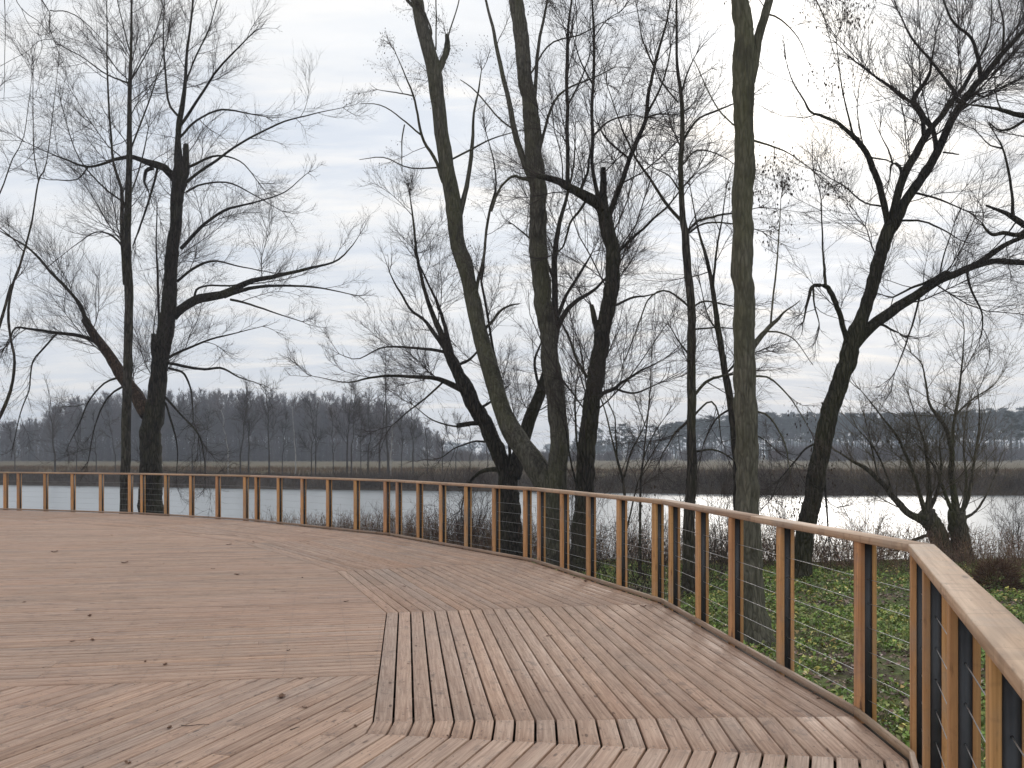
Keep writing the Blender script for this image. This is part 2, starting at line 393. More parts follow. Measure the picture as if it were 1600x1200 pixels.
def clip(poly, n, c):                                               # keep p.n <= c
    out = []
    for i in range(len(poly)):
        a, b = poly[i], poly[(i + 1) % len(poly)]; da, db = a @ n - c, b @ n - c
        if da <= 0: out.append(a)
        if da * db < 0: out.append(a + (b - a) * da / (da - db))
    return out
def inset(poly, d):
    n = len(poly); L = []
    for i in range(n):
        a, b = poly[i], poly[(i + 1) % n]; e = b - a; e = e / (np.linalg.norm(e) + 1e-12)
        q = np.array([-e[1], e[0]]); L.append((q, a @ q + d))
    out = []
    for i in range(n):
        (n1, c1), (n2, c2) = L[i - 1], L[i]; D = n1[0] * n2[1] - n1[1] * n2[0]
        if abs(D) < 1e-5: out.append(poly[i] + n2 * d)
        else: out.append(np.array([(c1 * n2[1] - c2 * n1[1]) / D, (n1[0] * c2 - n2[0] * c1) / D]))
    return out
def clean(poly):
    q = [p for i, p in enumerate(poly) if np.linalg.norm(p - poly[i - 1]) > 1e-3]
    if len(q) < 3: return None
    a = sum(q[i - 1][0] * q[i][1] - q[i][0] * q[i - 1][1] for i in range(len(q))) / 2
    if abs(a) < .004: return None
    return q if a > 0 else q[::-1]
boards = []                                                         # (poly ccw, heading vector)
def add_board(poly, h):
    poly = clean(poly)
    if poly: boards.append((poly, h))
def split_strip(poly, h, lo=3.4, hi=4.6, step=.5):
    t = [p @ h for p in poly]; a, b = min(t), max(t)
    if b - a <= hi + .6: add_board(inset(clean(poly), .0012) if clean(poly) else poly, h); return
    cuts = [a - 1]; s = math.floor(a / step) * step + random.choice((1.0, 1.5, 2.0, 2.5, 3.0, 3.5, 4.0))
    while s < b - .45:
        cuts.append(s); s += random.choice((3.5, 4.0, 4.5))
    cuts.append(b + 1)
    for u, v in zip(cuts[:-1], cuts[1:]):
        q = clip(clip(poly, -h, -(u + .0015)), h, v - .0015)
        if len(q) > 2: add_board(q, h)
GAP = .0065
for i, k in enumerate(CH):                                          # the ring of mitred boards along the railing
    if k == 'M': continue
    for j in range(NB):
        o0, o1 = RING0 + j * PITCH + GAP, RING0 + (j + 1) * PITCH - GAP
        q = [corner_at(i, o0), corner_at(i + 1, o0), corner_at(i + 1, o1), corner_at(i, o1)]
        split_strip(q, hv(k))
hI = np.array([cos(R(11.3)), sin(R(11.3))]); nI = np.array([-hI[1], hI[0]])
P0b, P0a = corner_at(2, RING1), corner_at(3, RING1)
hs = np.array([cos(R(8.3)), sin(R(8.3))])
Qp = P0a + hv('A') * 1.27
Lq = Qp - hs * 16
inner = [corner_at(i, RING1) for i in range(4, 12)]
upper = [Qp] + inner + [np.array([-22.0, 26.0]), np.array([Lq[0] - 3, Lq[1] + 3]), Lq]
upper = inset(clean(upper), .004)
cs = [p @ nI for p in upper]; c = min(cs)
while c < max(cs):
    q = clip(clip(upper, -nI, -(c + GAP)), nI, c + PITCH - GAP)
    if len(q) > 2: split_strip(q, hI)
    c += PITCH
nn, hn = nv('N'), hv('N')
b0 = corner_at(1, RING1)
lower = [P0b, P0a, Qp - hs * .002, Lq, Lq + np.array([0, -9.0]), b0 - hn * 4, b0]
lower = inset(clean(lower), .004)
base = corners['WN'] @ nn
for j in range(NB, NB + 90):
    q = clip(clip(lower, -nn, -(base + RING0 + j * PITCH + GAP)), nn, base + RING0 + (j + 1) * PITCH - GAP)
    if len(q) > 2: split_strip(q, hn)

def build_deck():
    whole = [corner_at(i, .12) for i in range(len(CN))] + [np.array([-22., 20]), np.array([-18., -4.])]
    g = Geo()
    for y in np.arange(-2.4, 32, .5):                               # joists under the boards
        q = clip(clip(whole, np.array([0, 1.]), y + .03), np.array([0, -1.]), -(y - .03))
        if len(q) < 3: continue
        x0, x1 = min(p[0] for p in q) + .05, max(p[0] for p in q) - .05
        g.box(((x0 + x1) / 2, y, -.10), ((x1 - x0) / 2, 0, 0), (0, .03, 0), (0, 0, .065))
    deck = link('deck', g.mesh('deck_joists', M['joist'])); tag(deck, 'round timber deck of weathered reddish boards beside the river', None, None, 'structure')
    def geom(G, poly, h):
        n = len(poly); q = inset(poly, .0016); z = random.gauss(0, .0009)
        v = [(*p, z) for p in q] + [(*p, z - .0016) for p in poly] + [(*p, -.03) for p in poly]
        uo = random.uniform(0, 60), random.randint(0, 400) * .31
        m = np.array([-h[1], h[0]]); mn = min(p @ m for p in poly)
        uv = [(p @ h + uo[0], p @ m - mn + uo[1]) for p in q] + [(p @ h + uo[0], p @ m - mn + uo[1]) for p in list(poly) * 2]
        b = random.gauss(1, .055); w = random.gauss(0, .02)
        tint = np.clip([b * (1 + w), b, b * (1 - w)], .6, 1.35)
        base = G.n
        vv = np.asarray(v, float)
        f4 = [[n + i, n + (i + 1) % n, (i + 1) % n, i] for i in range(n)] + [[2 * n + i, 2 * n + (i + 1) % n, n + (i + 1) % n, n + i] for i in range(n)]
        G.v.append(vv); G.u.append(np.array(uv)); G.t.append(np.broadcast_to(tint, (3 * n, 3)))
        G.f.setdefault(4, []).append(np.array(f4) + base); G.f.setdefault(n, []).append(np.array([list(range(n))]) + base)
        G.n += 3 * n
    def seen(poly):
        pts = []
        for i in range(len(poly)):
            for s in np.linspace(0, 1, 6)[:-1]:
                p = poly[i] * (1 - s) + poly[(i + 1) % len(poly)] * s
                if p[1] > .8: pts.append((800 + F * p[0] / p[1], HZ + F * EYE / p[1]))
        if len(pts) < 3: return 0
        a = np.array(pts); a = np.clip(a, [0, 700], [1600, 1200])
        x, y = a[:, 0], a[:, 1]
        return abs(np.dot(x, np.roll(y, 1)) - np.dot(y, np.roll(x, 1))) / 2
    order = sorted(range(len(boards)), key=lambda i: -seen(boards[i][0]))
    for i in order[:299]:
        G = Geo(); geom(G, *boards[i]); link('plank', G.mesh('plank', M['deck']), deck)
    G = Geo()
    for i in order[299:]: geom(G, *boards[i])
    o = link('far_planks', G.mesh('far_planks', M['deck']), deck); tag(o, None, None, None, 'stuff')
    # pairs of screws where the near boards cross the joists
    G = Geo(); a = np.arange(6) * pi / 3; disc = np.stack([np.cos(a) * .0055, np.sin(a) * .0055, np.zeros(6)], -1)
    for i in order[:240]:
        poly, h = boards[i]; m = np.array([-h[1], h[0]])
        t = [p @ h for p in poly]; w = [p @ m for p in poly]; lo, hi = min(w), max(w)
        ends = [min(t) + .035, max(t) - .035] + list(np.arange(math.ceil(min(t) / .5) * .5 + .25, max(t) - .2, .5))
        for s in ends:
            if s < min(t) or s > max(t): continue
            for v in (lo + .028, hi - .028):
                p = h * s + m * v
                if p[1] < 1.5 or p[1] > 13: continue
                if any((np.array([-(e := poly[(k + 1) % len(poly)] - poly[k])[1], e[0]]) / np.linalg.norm(e)) @ (p - poly[k]) < .012 for k in range(len(poly))): continue
                G.add(disc + np.array([p[0] + random.gauss(0, .003), p[1] + random.gauss(0, .003), .0035]), [[0, 1, 2, 3, 4, 5]])
    o = link('screws', G.mesh('screws', M['screw']), deck); tag(o, None, None, None, 'stuff')
    # fascia beam and piles under the edge
    g = Geo()
    for i, k in enumerate(CH):
        a, b = corner_at(i, .02), corner_at(i + 1, .02); c = (a + b) / 2; u = (b - a) / 2; l = np.linalg.norm(u); e = u / l
        g.box((*c, -.14), (*(u - e * .004), 0), (*(nv(k) * .022), 0), (0, 0, .10))
    link('edge_beam', g.mesh('edge_beam', M['joist']), deck)
    for i, k in enumerate(CH):
        for s in (.25, .75):
            a = corner_at(i, .35) * (1 - s) + corner_at(i + 1, .35) * s
            v, f = tubes([[(*a, -2.2), (*a, -1.0), (*a, -.17)]], [[.09] * 3], 10)
            link('pile', mesh_np('pile', v, [f], M['joist'], True), deck)
    return deck
deck = build_deck()

def build_railing():
    root = empty('railing', (*corners['AB'], 0))
    tag(root, 'curved timber railing with steel cored posts and taut steel cables along the deck edge', 'railing')
    inv = np.array([-corners['AB'][0], -corners['AB'][1], 0])
    def part(name, me, parent=root):
        o = link(name, me, parent)
        if parent is root: o.location = inv
        return o
    TOP, TH = 1.125, .045
    def rail_at(i, o):                                              # the rail and cables turn once where the kerb has its short piece
        if CN[i] in ('AW', 'WN'):
            p, q = corners['AW'] + nv('A') * o, corners['WN'] + nv('N') * o; a, b = hv('A'), hv('N')
            t = ((q - p)[0] * b[1] - (q - p)[1] * b[0]) / (a[0] * b[1] - a[1] * b[0]); return p + a * t
        return corner_at(i, o)
    def beam(G, pts, z0, z1, u_off, bev=.004):                      # prism over a horizontal quad (ccw), softened edges, uv along the first edge
        pts = clean([np.asarray(p, float) for p in pts]); q = inset(pts, bev); n = 4
        e = max(((pts[(i + 1) % n] - pts[i]) for i in range(n)), key=np.linalg.norm); e = e / np.linalg.norm(e); m = np.array([-e[1], e[0]])
        v = [(*p, z1) for p in q] + [(*p, z1 - bev) for p in pts] + [(*p, z0 + bev) for p in pts] + [(*p, z0) for p in q]
        f = [[0, 1, 2, 3], [15, 14, 13, 12]]
        for r in range(3):
            f += [[r * 4 + 4 + i, r * 4 + 4 + (i + 1) % 4, r * 4 + (i + 1) % 4, r * 4 + i] for i in range(4)]
        uv = [(p[0] * e[0] + p[1] * e[1] + u_off[0], p[0] * m[0] + p[1] * m[1] + p[2] + u_off[1]) for p in v]
        t = random.gauss(1, .07)
        G.add(v, f, tint=(t, t * random.gauss(1, .012), t * random.gauss(1, .02)), uv=np.array(uv))
    posts = {'A': [.03, 1.317, 2.426, 3.396, 4.376]}
    for k, n, sp in (('B', 5, .969), ('C', 6, 1.002), ('D', 6, 1.093), ('E', 5, 1.079), ('F', 5, 1.078), ('G', 5, 1.075), ('H', 5, 1.075)):
        posts[k] = [.25 + sp * i for i in range(n)]
    lens = {CH[i]: np.linalg.norm(corners[CN[i + 1]] - corners[CN[i]]) for i in range(len(CH))}
    posts['N'] = [lens['N'] - s for s in (-.32, .49, 1.58, 2.57, 3.6, 4.6)]; posts['M'] = [lens['M'] - s for s in (.2, 1.2)]
    # widths: plank 0.047 / steel 0.046 / plank 0.04 across the rail, 0.095 along it
    def wood_mesh(w, hh):
        G = Geo(); x = .0475; b = .003
        q = [(-x + b, -w), (x - b, -w), (x, -w + b), (x, w - b), (x - b, w), (-x + b, w), (-x, w - b), (-x, -w + b)]
        n = 8; v = [(*p, -.16) for p in q] + [(*p, hh) for p in q]
        f = [[i, (i + 1) % n, n + (i + 1) % n, n + i] for i in range(n)]
        uo = random.uniform(0, 50), random.uniform(0, 50); t = random.gauss(1, .10)
        per = [-.0475, .0475, .0505, .0505 + 2 * w, .0535 + 2 * w, .145 + 2 * w, .148 + 2 * w, .148 + 4 * w]
        G.add(v, f, tint=(t, t * random.gauss(1, .02), t * random.gauss(1, .03)), uv=np.array([(p[2] + uo[0], per[i % n] + uo[1]) for i, p in enumerate(v)]))
        return G.mesh('post_plank', M['post'])
    woods = [wood_mesh(.0145, TOP - TH) for _ in range(7)]; woods2 = [wood_mesh(.0135, TOP - TH) for _ in range(5)]
    CZ = (.85, .70, .55, .40, .25, .10)
    G = Geo(); G.box((0, 0, (TOP - TH - .16) / 2), (.039, 0, 0), (0, .0248, 0), (0, 0, (TOP - TH + .16) / 2 - .002))
    for z in CZ:                                                    # dark grommets where the cables run through
        for sx in (-1, 1):
            v, f = tubes([[(sx * .038, 0, z), (sx * .042, 0, z)]], [[.0055, .004]], 8); G.add(v, f)
    core = G.mesh('post_core', M['steel'])
    spots = []
    for i, k in enumerate(CH):
        a = corners[CN[i]]
        for s in posts.get(k, ()):
            spots.append((a + hv(k) * s, R(HD[k])))
    for (c, a) in spots:
        o = part('post', core); o.location = inv + np.array([*c, 0]); o.rotation_euler.z = a
        w1 = link('plank', random.choice(woods), o, (0, .0395, 0)); w2 = link('plank', random.choice(woods2), o, (0, -.0385, 0))
    for i, k in enumerate(CH):
        G = Geo()                                                   # handrail, mitred at the corners
        u = random.uniform(0, 40), random.uniform(0, 40)
        a0, b0, a1, b1 = rail_at(i, -.07), rail_at(i + 1, -.07), rail_at(i, .07), rail_at(i + 1, .07)
        e = hv(k) * .001
        cuts = [0, 1] if lens[k] < 3.6 or k == 'N' else [0, random.uniform(.42, .58), 1]
        l = lambda p, q, s: p * (1 - s) + q * s
        for s0, s1 in zip(cuts[:-1], cuts[1:]):
            if k == 'W': continue
            l = lambda p, q, s: p * (1 - s) + q * s
            G2 = Geo(); beam(G2, [l(a0, b0, s0) + e, l(a0, b0, s1) - e, l(a1, b1, s1) - e, l(a1, b1, s0) + e], TOP - TH, TOP, (random.uniform(0, 40), random.uniform(0, 40)))
            part('handrail', G2.mesh('handrail', M['rail']))
        cuts = [0, 1] if lens[k] < 3 else [0, random.uniform(.3, .45), random.uniform(.6, .75), 1]
        a0, b0, a1, b1 = corner_at(i, .0555), corner_at(i + 1, .0555), corner_at(i, .084), corner_at(i + 1, .084)
        for s0, s1 in zip(cuts[:-1], cuts[1:]):
            G2 = Geo(); beam(G2, [l(a0, b0, s0) + e, l(a0, b0, s1) - e, l(a1, b1, s1) - e, l(a1, b1, s0) + e], .006, .052, (random.uniform(0, 40), random.uniform(0, 40)), .003)
            part('kerb_board', G2.mesh('kerb_board', M['kerb']))
        for z in CZ:
            if k == 'W': continue
            a, b = rail_at(i, 0), rail_at(i + 1, 0); n = 9; s = np.linspace(0, 1, n)
            P = np.stack([np.array([*(a * (1 - q) + b * q), z]) for q in s])
            v, f = tubes([P], [[.0020] * n], 6); part('cable', mesh_np('cable', v, [f], M['cable'], True))
build_railing()

# ------------------------------------------------------------------ trees
def resample(pts, n):
    pts = np.asarray(pts, float); d = np.r_[0, np.cumsum(np.linalg.norm(np.diff(pts[:, :2], axis=0), axis=1))]
    t = np.linspace(0, d[-1], n); out = np.empty((n, pts.shape[1]))
    # Catmull-Rom through the given points
    P = np.vstack([2 * pts[0] - pts[1], pts, 2 * pts[-1] - pts[-2]])
    for i, s in enumerate(t):
        k = min(np.searchsorted(d, s, side='right') - 1, len(d) - 2); u = (s - d[k]) / (d[k + 1] - d[k] + 1e-9)
        a, b, c, e = P[k], P[k + 1], P[k + 2], P[k + 3]
        out[i] = .5 * (2 * b + (c - a) * u + (2 * a - 5 * b + 4 * c - e) * u * u + (3 * b - a - 3 * c + e) * u ** 3)
    return out, d[-1]
def grow(B, D, Ln, r0, n, wander, trop, taper=.35, curl=None, rg=None):
    """branches from bases B along D; wander and vertical pull per step"""
    b = len(B); P = np.empty((b, n, 3)); P[:, 0] = B; d = unit(D); st = (Ln / (n - 1))[:, None]
    for i in range(1, n):
        d = d + rg.normal(0, wander, (b, 3)); d[:, 2] += trop if np.isscalar(trop) else trop[:, 0]
        d = unit(d); P[:, i] = P[:, i - 1] + d * st
    Rr = r0[:, None] * np.linspace(1, taper, n)[None]
    return P, Rr
def spawn(P, Rr, num, t0, t1, ang, rg, side=None):
    """num children per branch (poisson like); returns bases, directions, parent radius, t"""
    b, n, _ = P.shape
    cnt = rg.poisson(num, b) if np.isscalar(num) else rg.poisson(num)
    idx = np.repeat(np.arange(b), cnt); t = rg.uniform(t0, t1, len(idx))
    f = t * (n - 1); k = np.minimum(f.astype(int), n - 2); u = (f - k)[:, None]
    base = P[idx, k] * (1 - u) + P[idx, k + 1] * u
    tan = unit(P[idx, k + 1] - P[idx, k])
    rnd = unit(rg.normal(size=(len(idx), 3))); perp = unit(rnd - (rnd * tan).sum(1, keepdims=True) * tan)
    a = np.abs(rg.normal(ang, ang * .28, len(idx)))[:, None]
    d = tan * np.cos(a) + perp * np.sin(a)
    pr = Rr[idx, k] * (1 - u[:, 0]) + Rr[idx, k + 1] * u[:, 0]
    return base, d, pr, t, idx
DENS = .95
def tree(name, label, D, trunk, limbs, seed, bm='bark_dark', tm='twig', dens=1.6, L1=(1.0, 2.6), n2=7, n3=6, up=.05, up3=.06, ang=.8,
         t0=.3, trunk_from=.35, twig_r=.0037, spread=.35, group=None, seeds=0, cat='tree', extra=(), ground_y=None, limb_dens=1.0, wander=.12, l2r=.5, l3r=.48, wound=(), droop=0, fine=.45):
    rg = np.random.default_rng(seed)
    done = []                                                        # (pixels, depth) of strokes already laid down
    strokes = []
    def lay(st, first):
        n = max(6, int(len(st) * 3.2)); q, ln = resample(st, n)
        if first: dep = np.full(n, float(D)) + np.interp(np.linspace(0, 1, n), [0, .4, 1], [0, 0, rg.uniform(-.5, .5)])
        else:
            allp = np.concatenate([a for a, _ in done]); alld = np.concatenate([b for _, b in done])
            j = np.argmin(((allp - q[0, :2]) ** 2).sum(1)); lm = ln * D / F
            amp = lm * rg.choice([-1, 1]) * rg.uniform(.12, spread)
            s = np.linspace(0, 1, n); dep = alld[j] + amp * s ** 1.1 + .08 * lm * np.sin(s * 5 + rg.uniform(0, 6)) * s
        done.append((q[:, :2], dep))
        q[:, 2] *= np.clip(.58 + .045 * q[:, 2], .58, 1)
        wg = rg.normal(0, 1, (n, 2)); wg[1:-1] = (wg[:-2] + wg[1:-1] + wg[2:]) / 2; wg[0] = 0
        wig = wg * (.10 * q[:, 2:3] * .5 if first else np.clip(.16 * q[:, 2:3], .45, .7)) * (27 / max(D, 27))
        P = np.stack([(q[:, 0] + wig[:, 0] - 800) * dep / F, dep, EYE - (q[:, 1] + wig[:, 1] - HZ) * dep / F], -1)
        return P, np.maximum(q[:, 2], .8) * .5 * dep / F
    P, r = lay(trunk, True); gz = float(zg(P[0, 0], P[0, 1]))
    P[:, 2] += 0; h = P[:, 2] - gz
    r = r * (1 + .38 * np.exp(-np.maximum(h, 0) / .28))
    if P[0, 2] > gz - .25: P = np.vstack([[P[0] + [0, 0, gz - .3 - P[0, 2]]], P]); r = np.r_[r[0] * 1.1, r]
    root = empty(name, (P[0, 0], P[0, 1], gz)); tag(root, label, cat, group)
    inv = -np.array(root.location)
    def mk(nm, P, r, S, mat, lump):
        Pe = np.vstack([P, P[-1] + (P[-1] - P[-2]) * .12]); re = np.r_[r, r[-1] * .12]
        m = max(1, 1)
        v, f = tubes([Pe], [re], S, lump)
        o = link(nm, mesh_np(nm, v + inv, [f], M[mat], True), root); return o
    # denser rings on the trunk for bark relief
    def dense(P, r, k):
        t = np.linspace(0, len(P) - 1, (len(P) - 1) * k + 1); i = np.arange(len(P))
        return np.stack([np.interp(t, i, P[:, c]) for c in range(3)], -1), np.interp(t, i, r)
    mk('trunk', *dense(P, r, 3), 20 if D < 60 else 7, bm, .05)
    src = [(P, r, trunk_from)]
    for i, st in enumerate(limbs):
        Pl, rl = lay(st, False); mk('limb', Pl, rl, 10 if st[0][2] > 6 else 7, 'bark_torn' if i in wound else bm, .05)
        src.append((Pl, rl, t0))
    # crown
    G = Geo(); B = []; Dr = []; Ln = []; r0 = []
    for k, (P, r, tf) in enumerate(src):
        seg = np.linalg.norm(np.diff(P, axis=0), axis=1); cum = np.r_[0, np.cumsum(seg)]; tot = cum[-1]
        n = rg.poisson(max(.8, DENS * dens * tot * (1 - tf) * (limb_dens if k else 1)))
        if n == 0: continue
        s = tot * (tf + (1 - tf) * rg.random(n) ** (1.0 if k else .8))
        b = np.stack([np.interp(s, cum, P[:, c]) for c in range(3)], -1); rr = np.interp(s, cum, r)
        j = np.clip(np.searchsorted(cum, s) - 1, 0, len(P) - 2); tan = unit(P[j + 1] - P[j])
        rnd = unit(rg.normal(size=(n, 3))); perp = unit(rnd - (rnd * tan).sum(1, keepdims=True) * tan)
        a = np.abs(rg.normal(ang, .25, n))[:, None]
        d = tan * np.cos(a) + perp * np.sin(a)
        B.append(b); Dr.append(d); fac = np.clip(rr / .05, .68, 1.2)
        Ln.append(rg.uniform(L1[0], L1[1] * 1.3, n) * fac); r0.append(np.minimum(rr * .5, .003 + .0055 * Ln[-1]))
        # a few fine shoots continue the tip itself
        if r[-1] < .06:
            m = 3; B.append(np.repeat(P[-1:], m, 0)); Dr.append(unit((P[-1] - P[-2]) / np.linalg.norm(P[-1] - P[-2]) + rg.normal(0, .25, (m, 3))))
            Ln.append(rg.uniform(L1[0] * .5, L1[1] * .6, m)); r0.append(np.full(m, min(r[-1], .012)))
    B = np.concatenate(B); Dr = np.concatenate(Dr); Ln = np.concatenate(Ln); r0 = np.concatenate(r0)
    tr = np.full((len(B), 1), up)
    if droop: low = rg.random(len(B)) < droop; tr[low] = -.10
    P1, R1 = grow(B, Dr, Ln, np.maximum(r0, twig_r * 1.6), 7, wander, tr, .3, rg=rg)
    G.add(*tubes(P1, R1, 4))
    b2, d2, pr, t, ix = spawn(P1, R1, n2 * 1.35 * np.clip(Ln / np.mean(Ln), .4, 2), .12, 1.0, .7, rg)
    L2 = Ln[ix] * l2r * rg.uniform(.5, 1.35, len(b2)) * (1.25 - .6 * t)
    P2, R2 = grow(b2, d2, L2, np.maximum(np.minimum(pr * .6, .009), twig_r * 1.2), 5, wander * 1.1, up * .9, .4, rg=rg)
    G.add(*tubes(P2, R2, 3))
    b3, d3, pr, t, ix = spawn(P2, R2, n3 * np.clip(L2 / np.mean(L2), .3, 2), .1, 1.0, .65, rg)
    L3 = np.maximum(L2[ix] * l3r * rg.uniform(.6, 1.5, len(b3)), .10)
    d3 = unit(d3 + np.array([0, 0, up3 * 3])); r3 = np.maximum(np.minimum(pr * .7, twig_r), twig_r * .75)
    G.add(*cones(b3, d3, L3, r3)); P3 = np.stack([b3, b3 + unit(d3) * L3[:, None]], 1)
    k4 = rg.integers(0, len(b3), int(len(b3) * fine)); u4 = rg.uniform(.15, .85, len(k4))[:, None]      # finest twigs
    G.add(*cones(b3[k4] + d3[k4] * L3[k4][:, None] * u4, unit(d3[k4] + rg.normal(0, .5, (len(k4), 3)) + [0, 0, up3]), L3[k4] * rg.uniform(.35, .8, len(k4)), r3[k4] * .75))
    for (Pe, Re) in extra: G.add(*tubes(Pe, Re, 4))
    G.v = [v + inv for v in G.v]
    link('crown', G.mesh('crown', M[tm], False), root)
    if seeds:                                                        # small clusters still hanging on the twigs
        k = rg.choice(len(P3), min(seeds, len(P3)), replace=False); c = P3[k, -1]
        q = rg.normal(0, 1, (len(c), 3)); q[:, 2] *= .3; q = unit(q) * rg.uniform(.008, .016, (len(c), 1)); dn = np.array([0, 0, -1.]) * rg.uniform(.03, .06, (len(c), 1))
        v = np.stack([c, c + q + dn * .4, c + dn, c - q + dn * .4], 1).reshape(-1, 3) + inv
        f = np.arange(len(c) * 4).reshape(-1, 4)
        link('seed_clusters', mesh_np('seed_clusters', v, [f], M['seed']), root)
    return root

# T1: slim straight tree at the left
tree('slim_tree', 'slim straight tree with a narrow upright crown in front of the dark broken-limbed tree', 33.5,
     [(194, 850, 17), (195, 740, 14.5), (199, 600, 14), (201, 480, 13), (199, 380, 11.5), (201, 250, 9), (203, 140, 7), (205, 60, 5), (206, -40, 3.5), (207, -110, 2)],
     [[(196, 445, 8), (191, 350, 7), (189, 290, 6), (178, 260, 5), (171, 180, 4), (167, 90, 3), (167, 0, 2)],
      [(202, 130, 4), (220, 100, 3), (240, 60, 2.5), (255, 10, 2)], [(203, 80, 3), (190, 30, 2.5), (180, -20, 2)],
      [(200, 245, 4), (225, 180, 3.5), (245, 120, 2.5), (262, 60, 2)], [(199, 320, 4), (160, 290, 3.5), (120, 240, 2.5), (95, 160, 2)],
      [(200, 130, 4), (165, 115, 3), (130, 90, 2.5), (95, 70, 1.5)], [(190, 330, 4), (205, 300, 3.5), (222, 250, 3), (232, 200, 2)],
      [(200, 400, 4), (180, 372, 4), (150, 363, 3), (115, 385, 2), (90, 405, 1.5)]],
     101, 'bark_brown', 'twig', dens=2.6, L1=(.8, 2.2), n2=7, n3=6, up=.09, up3=.05, ang=.85, trunk_from=.42, t0=.12)
# T2: dark tree with the broken limb
tree('black_poplar', 'stout black-barked tree with a broken limb and long drooping side branches behind the deck', 35,
     [(236, 862, 44), (236, 760, 35), (235, 700, 33), (238, 661, 32), (246, 612, 26), (251, 560, 25), (259, 522, 26), (265, 474, 23), (266, 425, 20), (269, 387, 20), (275, 350, 18), (276, 310, 19), (281, 272, 21),
      (278, 235, 10), (279, 200, 9), (285, 165, 8), (290, 123, 6), (292, 80, 5), (300, 20, 4), (303, -40, 2.5)],
     [[(273, 278, 14), (255, 262, 12), (237, 256, 10), (215, 248, 8), (200, 246, 7), (180, 249, 6), (160, 256, 5), (135, 261, 4.5), (110, 252, 3.5), (75, 238, 2.5), (40, 222, 1.5)],
      [(137, 262, 4), (125, 278, 3), (110, 282, 2.5), (76, 281, 2)],
      [(240, 262, 7), (229, 267, 7), (226, 284, 5), (232, 300, 3)], [(246, 263, 5), (236, 300, 4.5), (222, 345, 4), (208, 385, 3)],
      [(288, 275, 12), (290, 250, 11), (291, 227, 9)],
      [(291, 285, 6), (310, 270, 5.5), (335, 253, 5), (370, 228, 4.5), (400, 211, 4), (440, 192, 3.5), (490, 178, 2.5), (535, 168, 1.5)],
      [(290, 262, 6), (312, 252, 5), (340, 243, 4), (375, 252, 3), (405, 285, 2)],
      [(291, 300, 4.5), (315, 288, 4), (358, 286, 3.5), (400, 306, 2.5), (440, 330, 1.5)],
      [(283, 388, 7), (305, 365, 6), (325, 345, 5.5), (357, 326, 5), (400, 316, 3.5), (445, 300, 2.5), (480, 270, 1.5)],
      [(277, 440, 5.5), (305, 418, 5), (335, 408, 4), (375, 416, 3), (420, 425, 2)],
      [(270, 494, 16), (289, 479, 14), (311, 467, 13.5), (349, 459, 12), (386, 442, 9), (430, 432, 7), (480, 420, 5.5), (525, 408, 4), (550, 385, 2.5), (562, 365, 1.5)],
      [(350, 463, 8), (397, 449, 6), (450, 447, 4.5), (500, 450, 3.5), (560, 462, 2)],
      [(360, 468, 5), (397, 477, 4), (431, 490, 3), (472, 502, 2)],
      [(304, 466, 5), (309, 452, 4.5), (330, 446, 4), (360, 447, 4), (390, 440, 3.5)],
      [(262, 560, 5.5), (292, 545, 4.5), (330, 530, 4), (375, 519, 2.5), (410, 510, 1.5)],
      [(262, 567, 5.5), (285, 572, 5.5), (319, 577, 5), (345, 575, 4.5), (375, 590, 3), (405, 600, 2)],
      [(262, 575, 5), (285, 582, 4.5), (296, 601, 4), (300, 625, 3), (302, 660, 2)],
      [(258, 620, 5), (285, 650, 4), (311, 680, 3.5), (319, 715, 2.5), (321, 760, 1.5)],
      [(258, 628, 4.5), (270, 665, 4), (277, 699, 3), (276, 740, 2)],
      [(230, 648, 24), (212, 615, 20), (192, 590, 19), (173, 557, 17), (150, 527, 14), (133, 500, 12)],
      [(148, 524, 10), (134, 500, 8), (128, 480, 7), (112, 459, 6), (86, 432, 5.5), (64, 406, 5), (41, 385, 4), (15, 369, 3), (-10, 355, 2)],
      [(148, 532, 8), (124, 525, 7), (94, 521, 6), (49, 515, 5), (24, 513, 4), (14, 535, 2.5)],
      [(88, 522, 4), (71, 541, 4), (52, 564, 3.5), (47, 590, 3), (45, 610, 3), (32, 645, 2.5), (20, 700, 2)],
      [(190, 590, 5), (165, 598, 4), (140, 625, 3.5), (122, 665, 2.5), (105, 700, 1.5)], [(200, 600, 5), (170, 620, 4), (150, 660, 3), (138, 720, 2)],
      [(246, 585, 9), (241, 550, 9), (239, 522, 8)],
      [(249, 520, 5), (246, 425, 4.5), (244, 380, 3.5), (246, 320, 2.5)],
      [(283, 195, 6), (300, 170, 5.5), (320, 140, 5), (337, 112, 4.5), (367, 80, 3.5), (400, 47, 2.5)],
      [(282, 185, 5), (264, 160, 4.5), (258, 110, 4), (255, 60, 3), (257, 0, 2)], [(290, 130, 4), (305, 90, 3.5), (325, 50, 3), (340, 0, 2)],
      [(281, 215, 5), (305, 190, 4.5), (345, 172, 4), (390, 178, 3), (415, 182, 2)]],
     102, 'bark_dark', 'twig', dens=1.75, L1=(.8, 2.2), n2=8, n3=7, up=.10, up3=.09, ang=.75, trunk_from=.2, t0=.12, droop=.36, wound=(19,), spread=.45)
